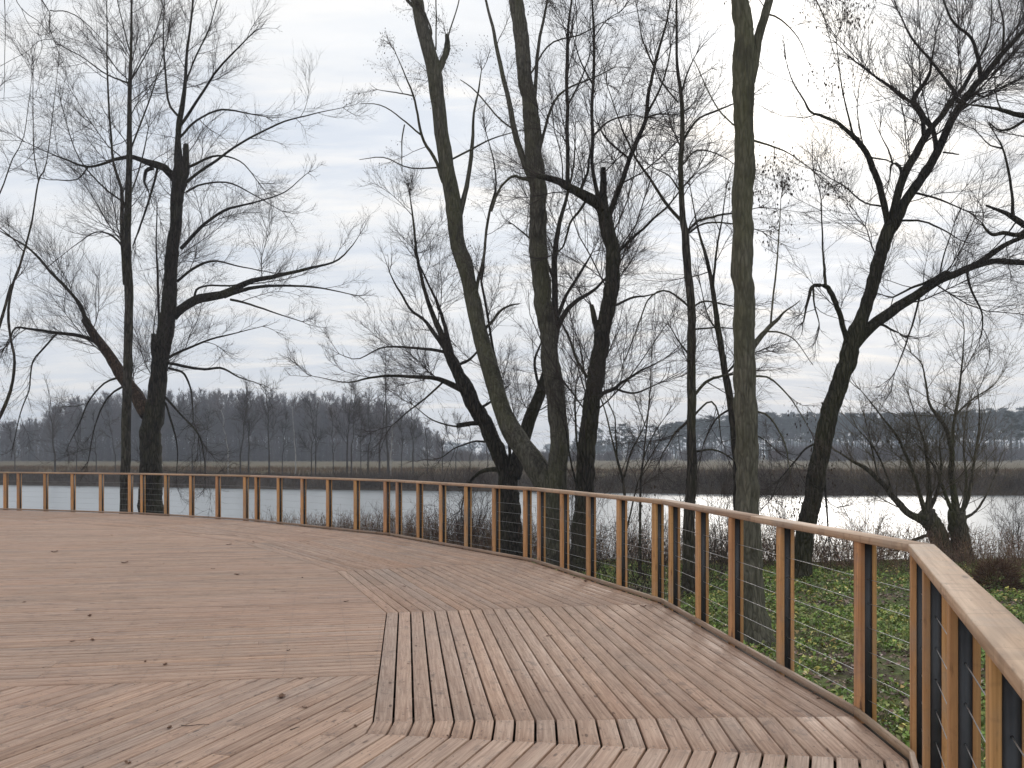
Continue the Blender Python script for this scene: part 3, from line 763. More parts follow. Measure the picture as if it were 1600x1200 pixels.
# T0: tree whose trunk stands outside the frame at the left
tree('leaning_alder', 'many-stemmed tree with arching dark stems at the left edge of the view', 27,
     [(-80, 870, 38), (-72, 780, 30), (-52, 725, 20), (-25, 690, 7.8), (0, 650, 6.9), (17, 609, 5.7), (22, 575, 5.1), (22, 554, 4.8), (17, 530, 4.8), (13, 492, 4.8), (18, 451, 4.8), (30, 417, 4.5), (41, 380, 3.9), (50, 345, 3.6), (60, 283, 3), (72, 257, 2.4), (83, 173, 1.8), (90, 110, 1.2)],
     [[(-60, 740, 16), (-40, 640, 7.8), (-18, 560, 6.6), (0, 505, 5.4), (10, 470, 4.8), (17, 445, 4.2)],
      [(60, 283, 2.7), (53, 233, 2.4), (52, 160, 1.8), (52, 100, 1.2)], [(36, 392, 2.7), (20, 373, 2.7), (0, 356, 2.4), (-20, 320, 1.8)],
      [(-45, 650, 7.2), (-35, 520, 6), (-20, 400, 4.8), (-6, 320, 3.6), (5, 290, 3), (20, 247, 2.4), (36, 217, 1.8), (45, 160, 1.5), (50, 110, 0.9)],
      [(-30, 480, 5.4), (-34, 320, 4.8), (-30, 180, 4.2), (-14, 60, 3), (2, -40, 3), (30, -70, 3), (60, -10, 2.4), (78, 18, 2.16), (77, 50, 1.92), (84, 63, 1.56)],
      [(78, 16, 2.4), (100, 17, 2.4), (120, 25, 2.4), (140, 42, 2.04), (165, 66, 1.2)], [(20, -60, 2.4), (24, -5, 1.8), (40, 20, 1.8), (60, 33, 1.56), (77, 52, 1.44)],
      [(33, 12, 1.32), (45, 38, 1.32), (60, 54, 1.2), (75, 52, 0.96)], [(83, 61, 1.5), (60, 65, 1.32), (40, 82, 1.2), (10, 98, 0.9), (-8, 108, 0.72)],
      [(2, -45, 2.4), (7, -5, 1.8), (8, 70, 1.56), (6, 155, 1.08)], [(14, 530, 2.4), (0, 560, 2.1), (-12, 600, 1.8)]],
     103, 'bark_brown', 'twig', dens=1.3, L1=(.7, 2.2), n2=6, n3=5, up=.09, up3=.05, ang=.7, trunk_from=.55, t0=.35, twig_r=.0035)
# T3: twin-stemmed olive grey tree in the middle
tree('twin_trunk_tree', 'tall twin-stemmed tree with smooth olive grey bark forking low behind the railing', 25,
     [(876, 905, 40), (868, 840, 36), (862, 790, 38), (866, 757, 36), (871, 725, 31), (872, 683, 30), (872, 665, 29), (868, 617, 30), (863, 583, 30), (857, 533, 27), (850, 483, 27), (842, 417, 28), (839, 350, 27), (839, 300, 27), (836, 267, 27), (832, 200, 26), (823, 133, 23.5), (816, 67, 23), (808, 0, 22), (800, -70, 20), (795, -160, 16)],
     [[(866, 775, 34), (850, 752, 37), (834, 722, 38), (818, 700, 36), (803, 678, 33), (783, 633, 29), (769, 583, 28), (759, 550, 26), (741, 483, 24), (727, 417, 25), (716, 383, 24), (708, 333, 25), (705, 300, 23), (697, 250, 23), (689, 200, 22), (682, 143, 23), (677, 100, 24), (667, 67, 23), (655, 33, 20), (650, 0, 18), (642, -60, 15), (632, -130, 11)],
      [(683, 112, 10), (694, 92, 10), (699, 72, 9), (698, 56, 7)], [(692, 92, 3.5), (705, 40, 3), (718, 0, 2.5), (725, -40, 2)], [(681, 78, 3.5), (681, 40, 3), (681, -10, 2.5)],
      [(668, 72, 5), (674, 50, 4.5), (664, 20, 4)], [(652, 18, 7), (638, 2, 6), (620, -20, 5), (590, -30, 3)],
      [(715, 345, 10), (722, 318, 9), (730, 283, 8), (738, 227, 6.5), (740, 180, 5), (748, 143, 4), (752, 110, 2)],
      [(692, 285, 6), (680, 250, 6), (663, 223, 5.5), (655, 193, 5), (645, 147, 4), (633, 117, 3), (617, 80, 2)],
      [(657, 210, 4), (630, 187, 3), (595, 165, 2.5), (565, 162, 1.5)], [(690, 262, 4), (640, 262, 3), (600, 246, 2.5), (563, 250, 1.5)], [(645, 150, 3), (620, 145, 2.5), (590, 140, 1.5)],
      [(632, 195, 3), (628, 230, 2.8), (628, 268, 2)], [(704, 250, 4), (740, 232, 4), (775, 215, 3), (810, 205, 2)],
      [(830, 280, 11), (822, 262, 11), (813, 235, 9.5), (805, 207, 9), (793, 150, 8), (778, 83, 7), (767, 30, 5.5), (755, -20, 4)],
      [(806, 205, 4), (775, 180, 3.5), (745, 145, 3), (720, 125, 2)], [(836, 150, 7), (843, 67, 6), (854, 5, 4.5), (862, -50, 3)],
      [(838, 270, 7), (848, 220, 6), (862, 165, 5), (885, 140, 4), (925, 122, 3), (960, 105, 2)], [(826, 120, 4), (860, 70, 3.5), (905, 55, 3), (940, 35, 2)],
      [(832, 283, 8), (815, 278, 6), (803, 275, 5), (790, 284, 5), (778, 300, 4.5), (768, 330, 4)], [(830, 290, 7), (838, 293, 7)],
      [(752, 520, 6), (770, 500, 5.5), (790, 480, 4.5), (812, 475, 3)], [(744, 455, 7), (752, 420, 6), (758, 390, 5), (760, 350, 4), (772, 310, 3)]],
     104, 'bark_grey', 'twig_brown', dens=1.0, L1=(.5, 1.4), n2=6, n3=5, up=.0, up3=-.05, ang=.85, trunk_from=.5, t0=.25, seeds=5200, twig_r=.0034)
# T4: dark leaning tree just behind
tree('leaning_willow', 'dark rough-barked tree leaning out to the river behind the twin-stemmed tree', 27,
     [(800, 885, 40), (798, 800, 35), (794, 755, 30), (788, 733, 24), (768, 683, 24), (752, 650, 24), (734, 617, 24), (718, 583, 20), (701, 550, 15), (692, 528, 10), (683, 508, 9), (667, 467, 7), (657, 427, 6), (650, 390, 5), (646, 345, 4), (640, 305, 2.5)],
     [[(702, 555, 9), (680, 523, 7.5), (663, 500, 6), (643, 483, 5), (623, 453, 4), (608, 425, 2.5)], [(706, 552, 8), (690, 493, 6.5), (677, 460, 5), (663, 430, 4), (652, 405, 2.5)],
      [(727, 612, 11), (703, 600, 9), (677, 591, 7.5), (637, 588, 6), (583, 590, 4.5), (543, 597, 3), (487, 588, 1.5)], [(697, 551, 6), (650, 543, 5), (600, 542, 3.5), (560, 561, 2.5), (530, 553, 1.5)],
      [(692, 597, 4.5), (663, 623, 4), (637, 643, 3), (612, 665, 2)], [(748, 662, 5), (717, 667, 4), (677, 657, 3), (645, 632, 2)], [(748, 661, 9), (730, 662, 7), (714, 664, 6.5)],
      [(780, 733, 9), (758, 735, 7), (742, 744, 5.5), (730, 760, 4.5), (722, 790, 3)], [(745, 642, 5), (760, 632, 5), (775, 622, 3.5)], [(716, 570, 6), (735, 560, 5), (748, 545, 4), (760, 530, 2.5)],
      [(800, 745, 27), (812, 705, 24), (829, 650, 21), (845, 610, 18), (858, 570, 15), (868, 520, 12), (868, 460, 10), (866, 410, 9), (872, 360, 8), (885, 310, 6), (896, 260, 4), (900, 200, 2.5)],
      [(868, 520, 10), (880, 492, 9), (900, 470, 7.5), (925, 455, 6), (950, 430, 4), (975, 400, 2.5)], [(868, 500, 7), (885, 460, 6), (908, 425, 5), (925, 395, 3)], [(867, 440, 6), (850, 400, 5), (825, 370, 4), (800, 350, 2.5)],
      [(845, 612, 6), (838, 590, 5.5), (836, 560, 5), (846, 535, 3.5)], [(768, 690, 5), (740, 690, 4), (712, 700, 3), (690, 715, 2)], [(752, 440, 4.5), (757, 380, 5), (765, 330, 5), (775, 295, 4), (772, 250, 3), (760, 210, 2)],
      [(800, 760, 6), (790, 640, 6), (770, 540, 5), (758, 470, 5), (752, 440, 4.5)]],
     105, 'bark_dark', 'twig', dens=1.9, L1=(.7, 1.9), n2=8, n3=7, up=.07, up3=.06, ang=.75, trunk_from=.42, t0=.15, twig_r=.0038, droop=.1)
# T5: dark tree right of the twin stems
tree('crooked_willow', 'dark crooked tree with a broken top and a limb bent back to the left', 24,
     [(908, 925, 34), (910, 800, 29), (915, 745, 29), (921, 667, 28), (927, 617, 27), (930, 583, 27), (937, 550, 24), (941, 517, 25), (949, 483, 23), (955, 450, 23), (958, 417, 23), (956, 383, 22), (948, 350, 22), (943, 330, 19), (942, 300, 11), (942, 280, 10), (942, 262, 8)],
     [[(947, 345, 21), (935, 320, 19), (915, 307, 17), (890, 293, 13), (870, 283, 11), (853, 277, 9), (838, 276, 6)],
      [(951, 335, 10), (965, 300, 8.5), (980, 260, 8), (995, 220, 7.5), (1007, 187, 7), (1013, 150, 6.5), (1020, 117, 6), (1030, 77, 5), (1045, 15, 3.5), (1048, -25, 2)],
      [(938, 318, 8), (925, 260, 6.5), (925, 217, 6), (925, 150, 6), (928, 60, 5), (925, 0, 4), (925, -40, 2.5)],
      [(888, 294, 7.5), (887, 250, 7), (887, 167, 6.5), (887, 90, 6), (888, 40, 5), (893, 0, 4), (897, -40, 2.5)],
      [(962, 398, 6), (985, 375, 5.5), (1003, 358, 5), (1020, 342, 4.5), (1043, 323, 4), (1067, 293, 3), (1088, 268, 2)],
      [(935, 520, 9), (929, 500, 9), (924, 476, 8)], [(917, 590, 6), (900, 560, 5.5), (885, 520, 4.5), (872, 495, 3)],
      [(936, 620, 7), (948, 611, 7), (962, 606, 6), (987, 588, 5), (1010, 575, 3.5), (1037, 562, 2)], [(962, 607, 5), (975, 612, 4.5), (997, 613, 4), (1027, 600, 2.5)],
      [(958, 478, 5), (987, 465, 4.5), (1010, 462, 3.5), (1035, 455, 2)], [(1010, 180, 5), (1035, 130, 4), (1048, 75, 3)], [(986, 250, 4.5), (950, 220, 4), (935, 195, 3)],
      [(1007, 185, 4), (1030, 178, 3.5), (1055, 180, 2.5)], [(925, 215, 4.5), (950, 190, 4), (985, 180, 3), (1005, 182, 2)], [(1022, 105, 4), (1003, 60, 3), (995, 10, 2)],
      [(887, 165, 4), (905, 130, 3.5), (920, 90, 2.5)], [(925, 130, 4), (905, 90, 3), (895, 55, 2)], [(928, 60, 3), (945, 35, 2.5), (965, 20, 2)],
      [(920, 305, 6), (905, 330, 5), (890, 350, 4.5), (880, 385, 4), (860, 400, 2.5)], [(905, 300, 7), (918, 270, 5), (922, 240, 4)],
      [(910, 760, 5), (902, 700, 4.5), (898, 640, 4), (900, 600, 2.5)], [(906, 780, 4), (892, 720, 3.5), (885, 670, 2.5)]],
     106, 'bark_dark', 'twig', dens=1.8, L1=(.8, 2.3), n2=8, n3=6, up=.07, up3=.05, ang=.7, trunk_from=.3, t0=.12, twig_r=.0036)
# T6: slim tree
tree('slender_tree', 'slender straight grey-brown tree standing left of the thick greenish trunk', 19,
     [(1073, 965, 25), (1075, 930, 20), (1078, 800, 17), (1081, 750, 16), (1081, 683, 14), (1080, 583, 13.5), (1080, 483, 13), (1074.5, 417, 12.5), (1071, 367, 11.5), (1066, 333, 9.5), (1064, 267, 8.5), (1066, 200, 7.5), (1064, 150, 7), (1058, 100, 5.5), (1057, 33, 4.5), (1057, -40, 3)],
     [[(1067, 347, 6.5), (1040, 317, 6), (1023, 290, 5.5), (1007, 267, 5), (990, 240, 4.5), (975, 210, 4), (967, 187, 3), (948, 130, 2)],
      [(1074, 362, 5.5), (1090, 345, 5), (1120, 337, 4.5), (1150, 333, 3.5), (1185, 325, 2)], [(1076, 364, 4.5), (1100, 349, 4), (1145, 350, 3), (1190, 362, 2)],
      [(1066, 222, 5.5), (1090, 187, 4.5), (1120, 173, 4), (1145, 163, 3), (1175, 150, 1.8)], [(1064, 145, 4.5), (1075, 113, 3.5), (1088, 85, 2)],
      [(1077, 480, 4.5), (1050, 457, 4), (1030, 455, 3.5), (1012, 470, 3), (1000, 500, 3), (985, 540, 2.5), (968, 585, 1.5)], [(1077, 555, 4), (1060, 533, 3.5), (1048, 512, 2)],
      [(1083, 620, 6.5), (1103, 597, 5.5), (1125, 588, 5), (1150, 584, 4), (1180, 580, 2)], [(1084, 650, 4.5), (1107, 628, 4), (1120, 640, 3.5), (1128, 690, 2)],
      [(1077, 655, 5.5), (1057, 675, 4.5), (1040, 700, 3), (1030, 720, 2)], [(1085, 706, 4.5), (1115, 703, 4), (1145, 718, 3), (1170, 750, 2)], [(1064, 260, 4), (1090, 235, 3.5), (1130, 245, 2.5), (1150, 260, 1.5)],
      [(1081, 480, 4), (1100, 470, 4), (1130, 475, 3), (1160, 480, 2)], [(1081, 515, 4), (1110, 512, 3.5), (1150, 513, 2.5)], [(1064, 300, 4), (1045, 275, 3), (1020, 262, 2)], [(1060, 160, 4), (1035, 130, 3), (1022, 100, 2)]],
     107, 'bark_brown', 'twig', dens=2.2, L1=(.6, 1.7), n2=7, n3=5, up=.03, up3=.03, ang=.95, trunk_from=.35, t0=.15, twig_r=.0029, droop=.25)
# T7b: dark thin tree behind the thick trunk
tree('thin_leaning_tree', 'thin dark tree leaning left, its foot hidden by the thick greenish trunk', 21,
     [(1158, 930, 18), (1153, 800, 14), (1149, 700, 12.5), (1142, 630, 11.5), (1133, 583, 10.5), (1125, 530, 9.5), (1118, 480, 8.5), (1112, 440, 7.5), (1103, 400, 6), (1093, 367, 4.5), (1085, 330, 3), (1078, 290, 2)],
     [[(1114, 447, 5.5), (1118, 400, 4.5), (1127, 350, 3.5), (1135, 295, 2)], [(1133, 585, 5), (1160, 560, 4), (1195, 545, 2.5)], [(1140, 640, 4.5), (1120, 655, 4), (1100, 690, 3), (1092, 730, 2)],
      [(1122, 520, 4), (1105, 490, 3), (1095, 450, 2)], [(1148, 690, 4), (1180, 680, 3), (1210, 700, 2)]],
     108, 'bark_dark', 'twig', dens=2.0, L1=(.6, 1.6), n2=6, n3=5, up=.04, up3=.03, ang=.8, trunk_from=.3, t0=.15, twig_r=.003, droop=.3)
# T7: thick smooth trunk
tree('thick_trunk_tree', 'thick straight tree with smooth greenish grey bark right behind the railing', 13.5,
     [(1184, 1045, 74), (1180, 1015, 56), (1176, 975, 46), (1173, 920, 42), (1169, 850, 38), (1165.5, 750, 35), (1165, 650, 35), (1163, 550, 34), (1161, 450, 33), (1161, 350, 32), (1163, 267, 32), (1164, 167, 32), (1164, 120, 33), (1162, 67, 30), (1159, 33, 28), (1155, 0, 26), (1150, -70, 23), (1146, -170, 18), (1143, -300, 12)],
     [[(1172, 128, 17), (1179, 95, 17), (1183, 68, 16), (1190, 38, 14), (1199, 8, 12.5), (1208, -25, 11), (1225, -90, 8), (1240, -170, 5)],
      [(1172, 218, 5), (1200, 226, 4), (1230, 238, 3), (1265, 262, 2)], [(1174, 548, 9), (1185, 532, 9), (1197, 517, 8), (1213, 502, 6.5), (1228, 486, 4), (1250, 470, 2)], [(1204, 510, 4.5), (1210, 450, 4), (1217, 370, 3), (1220, 310, 1.8)],
      [(1176, 588, 5), (1205, 592, 4), (1235, 622, 3), (1262, 665, 2)], [(1174, 640, 4.5), (1200, 650, 4), (1225, 690, 3), (1235, 740, 2)], [(1155, 200, 4), (1140, 190, 3.5), (1115, 160, 3), (1085, 95, 2)], [(1192, 20, 4), (1220, 30, 3.5), (1248, 60, 2.5), (1262, 95, 1.6)],
      [(1215, -60, 4), (1255, -30, 3.5), (1285, 20, 2.5), (1300, 75, 1.6)], [(1196, 518, 4), (1220, 520, 3.5), (1245, 535, 2.5), (1270, 570, 1.6)]],
     109, 'bark_green', 'twig_brown', dens=.55, L1=(.4, 1.2), n2=6, n3=5, up=-.01, up3=-.04, ang=.9, trunk_from=.62, t0=.2, seeds=2200, twig_r=.0022, limb_dens=2.6, l2r=.55)
# T8: dark leaning tree at the right
tree('forked_leaning_tree', 'dark leaning tree forking into a broad crown against the bright sky', 21.5,
     [(1246, 930, 42.32), (1250, 900, 32.2), (1254, 864, 28.52), (1262, 817, 27.6), (1274, 753, 28.52), (1286, 690, 26.68), (1302, 627, 26.68), (1312, 595, 26.68), (1324, 563, 27.6), (1334, 532, 27.6), (1350, 490, 20.24), (1368, 420, 20.24), (1385, 370, 21.16), (1397, 346, 23), (1406, 330, 16.56), (1420, 308, 15.64), (1437, 283, 14.26), (1455, 255, 13.34), (1470, 227, 12.42), (1485, 192, 11.5), (1500, 165, 11.04), (1515, 145, 10.58), (1535, 122, 9.66), (1567, 83, 8.28), (1590, 58, 7.36), (1615, 30, 5.52), (1645, -5, 3.68)],
     [[(1394, 350, 14.72), (1399, 320, 12.88), (1407, 285, 12.42), (1418, 262, 11.96), (1433, 237, 11.96), (1445, 215, 11.04), (1460, 195, 9.66), (1480, 170, 8.74), (1500, 142, 7.82), (1517, 117, 6.9), (1527, 100, 5.98)],
      [(1532, 126, 6.9), (1529, 90, 6.9), (1517, 60, 5.98), (1493, 37, 5.06), (1477, 10, 4.14), (1465, -25, 2.76)],
      [(1463, 236, 8.28), (1461, 215, 8.28), (1455, 198, 8.74), (1440, 178, 9.2), (1428, 163, 9.2), (1432, 147, 8.28), (1445, 130, 6.9), (1453, 113, 5.52), (1457, 85, 3.68), (1462, 50, 2.3)],
      [(1445, 213, 8.28), (1441, 190, 7.82), (1431, 168, 7.82)], [(1428, 163, 5.98), (1397, 140, 5.06), (1363, 117, 4.14), (1330, 90, 3.22), (1308, 68, 1.84)], [(1497, 160, 7.36), (1490, 140, 6.44), (1477, 123, 5.98), (1450, 90, 5.06), (1423, 57, 4.14), (1403, 15, 2.76)],
      [(1388, 355, 10.12), (1381, 317, 10.12), (1373, 290, 9.66), (1357, 247, 9.2), (1340, 220, 8.28), (1323, 205, 7.36), (1305, 190, 6.44), (1283, 180, 5.52), (1267, 175, 4.6), (1255, 155, 3.68), (1240, 130, 2.76), (1228, 95, 1.84)],
      [(1333, 212, 4.6), (1322, 165, 3.68), (1312, 115, 2.76), (1306, 60, 1.84)], [(1381, 323, 4.14), (1350, 316, 3.68), (1317, 290, 2.76), (1283, 270, 1.84)], [(1355, 245, 3.68), (1385, 250, 3.22), (1400, 258, 2.3)],
      [(1328, 545, 11.04), (1321, 522, 9.2), (1313, 493, 8.74), (1303, 467, 8.28), (1292, 450, 8.28), (1280, 446, 7.36), (1269, 448, 6.44), (1262, 470, 5.06), (1256, 502, 3.22)],
      [(1290, 448, 5.52), (1288, 425, 5.52), (1286, 395, 4.14), (1284, 350, 3.22), (1283, 310, 2.76), (1273, 275, 1.84)], [(1270, 447, 4.6), (1273, 475, 3.68), (1280, 505, 2.3)],
      [(1334, 540, 18.4), (1350, 522, 18.4), (1367, 505, 17.48), (1387, 490, 17.48), (1412, 473, 15.64), (1440, 455, 14.26), (1465, 440, 13.34), (1490, 428, 12.42), (1517, 417, 11.5), (1550, 409, 10.12), (1600, 411, 9.2), (1650, 422, 7.36), (1700, 440, 4.6)],
      [(1520, 416, 9.2), (1545, 400, 8.74), (1570, 383, 8.28), (1600, 370, 7.36), (1645, 348, 5.52), (1690, 320, 2.76)], [(1470, 438, 8.28), (1480, 425, 7.36), (1450, 440, 5.52), (1425, 450, 4.6), (1396, 464, 3.68)],
      [(1438, 460, 4.6), (1430, 490, 4.14), (1425, 510, 3.68), (1413, 545, 3.22), (1398, 582, 2.3)], [(1511, 424, 5.06), (1518, 455, 4.6), (1533, 485, 3.68), (1536, 512, 2.76)], [(1372, 505, 5.52), (1390, 513, 4.6), (1404, 520, 3.22)],
      [(1465, 440, 3.68), (1475, 400, 3.22), (1488, 360, 2.3)], [(1290, 688, 4.6), (1262, 700, 4.14), (1245, 717, 3.68), (1218, 748, 2.76)], [(1288, 745, 4.6), (1291, 780, 4.14), (1294, 830, 3.22)],
      [(1418, 300, 4.6), (1440, 303, 4.6), (1475, 315, 3.68), (1510, 330, 2.3)], [(1405, 345, 4.6), (1440, 345, 4.14), (1475, 360, 3.22), (1500, 375, 1.84)], [(1473, 238, 3.68), (1485, 239, 3.68), (1498, 241, 2.76)],
      [(1405, 285, 6.44), (1408, 268, 6.44), (1400, 257, 5.52), (1393, 258, 4.6), (1390, 280, 2.3)], [(1395, 258, 3.68), (1388, 235, 3.22), (1375, 210, 2.3)],
      [(1565, 86, 4.6), (1568, 40, 4.14), (1560, 0, 2.76)], [(1515, 143, 4.6), (1540, 150, 3.68), (1570, 135, 2.76), (1595, 120, 1.84)], [(1527, 98, 4.6), (1545, 60, 3.68), (1550, 20, 2.76), (1548, -20, 1.84)]],
     110, 'bark_dark', 'twig', dens=2.3, L1=(.7, 2.0), n2=8, n3=7, up=.075, up3=.06, ang=.72, trunk_from=.45, t0=.2, twig_r=.0032, spread=.4)
# T9: two pollard willows by the water
for (nm_l, tr, lb, sd, tf) in (
    ('stubby leaning pollard willow at the water with one long low limb to the left',
     [(1486, 905, 34), (1474, 865, 30), (1462, 832, 28), (1452, 812, 27), (1447, 800, 25)],
     [[(1444, 815, 13), (1428, 806, 12), (1413, 796, 10.5), (1396, 775, 9.5), (1377, 753, 8.5), (1352, 731, 7), (1327, 718, 5), (1303, 702, 3)], [(1445, 803, 9), (1437, 770, 7), (1420, 720, 6), (1400, 680, 5), (1370, 640, 3.5), (1345, 610, 2)],
      [(1448, 800, 10), (1452, 770, 8), (1448, 720, 6), (1440, 680, 4), (1420, 620, 2)], [(1450, 800, 9), (1462, 775, 7), (1470, 740, 5), (1468, 690, 3)], [(1396, 776, 5), (1385, 740, 4), (1365, 700, 3.5), (1340, 670, 2)], [(1372, 748, 4), (1362, 700, 3), (1350, 650, 2)],
      [(1455, 835, 7), (1432, 842, 6), (1412, 853, 5), (1398, 862, 4)], [(1458, 838, 10), (1478, 838, 9), (1492, 832, 8)]], 111, .8),
    ('upright mossy pollard willow with the tallest shoots, right of its leaning neighbour',
     [(1507, 915, 42), (1503, 875, 31), (1500, 840, 28), (1498, 815, 27), (1497, 798, 26)],
     [[(1494, 805, 13), (1489, 765, 10.5), (1487, 740, 9.5), (1486, 700, 8.5), (1478, 670, 7), (1465, 650, 6), (1453, 632, 5), (1447, 600, 4), (1440, 570, 3), (1424, 552, 2)],
      [(1487, 708, 6.5), (1491, 652, 5.5), (1500, 600, 4.5), (1504, 560, 3.5), (1507, 515, 2)], [(1492, 650, 4), (1515, 627, 3.5), (1548, 605, 2.5), (1564, 588, 1.5)],
      [(1502, 800, 9), (1515, 770, 7), (1522, 720, 5), (1530, 660, 3.5), (1528, 610, 2)], [(1492, 803, 8), (1478, 775, 6.5), (1465, 740, 5), (1450, 715, 3.5), (1430, 690, 2)], [(1504, 800, 7), (1510, 750, 5), (1505, 700, 4), (1510, 640, 2.5)], [(1505, 810, 7), (1523, 800, 5), (1540, 775, 4), (1556, 740, 2.5)]], 112, .8)):
    tree('pollard_willow', nm_l, 27.5, tr, lb, sd, 'bark_willow', 'twig_willow', dens=3.2, L1=(.8, 2.2), n2=6, n3=4, up=.10, up3=.09, ang=.55, trunk_from=tf, t0=.06, twig_r=.0036,
         group='pollard willows at the water edge', wander=.12)
# T10: tree outside the frame at the right, its branches reach in
tree('overhanging_oak', 'tree beyond the right edge of the view whose gnarled dark branches reach in', 19,
     [(1745, 1010, 60), (1735, 900, 46), (1725, 700, 42), (1712, 520, 38), (1698, 400, 32), (1690, 320, 26), (1680, 220, 20), (1672, 120, 14), (1668, 20, 9), (1665, -60, 5)],
     [[(1684, 240, 13), (1650, 200, 11), (1620, 186, 10), (1590, 179, 8.5), (1567, 173, 7), (1543, 168, 5), (1512, 163, 3)], [(1605, 184, 6), (1580, 200, 5), (1560, 203, 4), (1545, 191, 3)], [(1568, 175, 4), (1558, 155, 3), (1553, 110, 2)],
      [(1697, 390, 15), (1650, 372, 13), (1605, 353, 10.5), (1577, 335, 8), (1540, 320, 4)], [(1610, 356, 9), (1592, 367, 8), (1570, 364, 7), (1550, 366, 6), (1535, 350, 4)], [(1583, 336, 7), (1580, 300, 5.5), (1575, 265, 5), (1567, 230, 4), (1555, 210, 2.5)],
      [(1674, 130, 8), (1640, 80, 6), (1610, 20, 5), (1590, -20, 3)], [(1567, 232, 4), (1545, 225, 3), (1525, 205, 2)], [(1590, 345, 4), (1570, 370, 3), (1545, 395, 2)]],
     113, 'bark_dark', 'twig', dens=1.7, L1=(.5, 1.5), n2=7, n3=5, up=.04, up3=.04, ang=.8, trunk_from=.4, t0=.25, twig_r=.0029)
# young saplings with several thin stems
tree('sapling', 'young tree of several hair-thin stems between the crooked tree and the slender one', 21,
     [(978, 905, 7), (977, 800, 5.5), (974, 755, 5), (965, 720, 4.5), (955, 680, 3.5), (945, 640, 3), (928, 595, 1.8)],
     [[(974, 752, 4), (985, 710, 3.5), (1000, 680, 3), (1012, 645, 1.8)], [(964, 715, 3.5), (962, 680, 3), (960, 650, 3), (948, 620, 2), (938, 588, 1.5)], [(978, 830, 4), (990, 780, 3.5), (1002, 740, 3), (1030, 690, 2)]],
     114, 'bark_brown', 'twig', dens=2.2, L1=(.5, 1.3), n2=5, n3=4, up=.05, up3=.04, ang=.7, trunk_from=.3, t0=.2, twig_r=.003)
tree('sapling', 'single thin upright sapling just left of the slender straight tree', 22,
     [(1000, 900, 6), (1001, 760, 4.5), (1005, 720, 4), (1008, 690, 3.5), (1013, 640, 3), (1016, 600, 2.2), (1018, 555, 1.4)],
     [[(1006, 715, 3), (1020, 680, 2.5), (1040, 650, 1.6)], [(1010, 670, 2.6), (995, 630, 2.2), (985, 600, 1.5)]],
     115, 'bark_brown', 'twig_brown', dens=2.6, L1=(.4, 1.1), n2=5, n3=4, up=.05, up3=.04, ang=.75, trunk_from=.25, t0=.2, twig_r=.003)

# ------------------------------------------------------------------ far side of the river
def slivers(B, D, Ln, w, rg):
    """thin triangular blades: base points, unit directions, lengths, widths"""
    s = unit(np.cross(D, unit(rg.normal(size=D.shape)))) * np.asarray(w)[:, None] * .5
    tip = B + D * np.asarray(Ln)[:, None]
    v = np.stack([B - s, B + s, tip], 1).reshape(-1, 3)
    return v, np.arange(len(v)).reshape(-1, 3)
def bare_template(rg, h, ntw=850):
    G = Geo()
    n = 7; P = np.zeros((1, n, 3)); P[0, :, 2] = np.linspace(-.5, h * .93, n); P[0, 1:, :2] = np.cumsum(rg.normal(0, .012 * h, (n - 1, 2)), 0)
    rt = np.linspace(.012 * h, .002 * h, n)[None]; G.add(*tubes(P, rt, 4))
    b, d, pr, t, ix = spawn(P, rt, 22, .3, 1.0, .65, rg)
    d[:, 2] = np.abs(d[:, 2]) + .3; L = h * .30 * (1.25 - t) * rg.uniform(.6, 1.2, len(b))
    P1, R1 = grow(b, d, L, np.full(len(b), .0035 * h), 4, .12, .06, .4, rg=rg); G.add(*tubes(P1, R1, 3))
    b, d, pr, t, ix = spawn(P1, R1, 7, .15, 1, .6, rg); L2 = L[ix] * .5 * rg.uniform(.5, 1.2, len(b)); d[:, 2] += .2
    G.add(*slivers(b, unit(d), L2, np.full(len(b), .0042 * h), rg))
    k = rg.integers(0, len(b), ntw); u = rg.random((ntw, 1)); bb = b[k] + unit(d[k]) * L2[k][:, None] * u
    dd = unit(d[k] + rg.normal(0, .55, (ntw, 3)) + [0, 0, .25]); G.add(*slivers(bb, dd, L2[k] * rg.uniform(.5, 1.1, ntw), np.full(ntw, .0036 * h), rg))
    m = 260; z = rg.random(m) ** 1.3 * h * .55; a = rg.uniform(0, 6.28, m); q = rg.uniform(.02, .13, m) * h          # undergrowth round the foot
    G.add(*slivers(np.stack([np.cos(a) * q, np.sin(a) * q, z], -1), unit(rg.normal(0, .5, (m, 3)) + [0, 0, 1.]), rg.uniform(.05, .13, m) * h, np.full(m, .0050 * h), rg))
    return np.concatenate(G.v), G.f
def merge_templates(name, temps, spots, mat, rg, label, tint=lambda: (1, 1, 1), cat=None):
    G = Geo()
    for (x, y, z, sc, k) in spots:
        v, f = temps[k]; a = rg.uniform(0, 6.28); c, s = cos(a), sin(a)
        q = v * sc; q = np.stack([q[:, 0] * c - q[:, 1] * s + x, q[:, 0] * s + q[:, 1] * c + y, q[:, 2] + z], -1)
        base = G.n; G.v.append(q); G.t.append(np.broadcast_to(np.asarray(tint()), (len(q), 3)))
        for kk, ff in f.items(): G.f.setdefault(kk, []).append(np.concatenate(ff) + base)
        G.n += len(q)
    o = link(name, G.mesh(name, mat)); tag(o, label, cat, None, 'stuff'); return o
ORD = 'first second third fourth fifth sixth seventh eighth ninth tenth eleventh twelfth thirteenth fourteenth fifteenth sixteenth seventeenth eighteenth'.split()
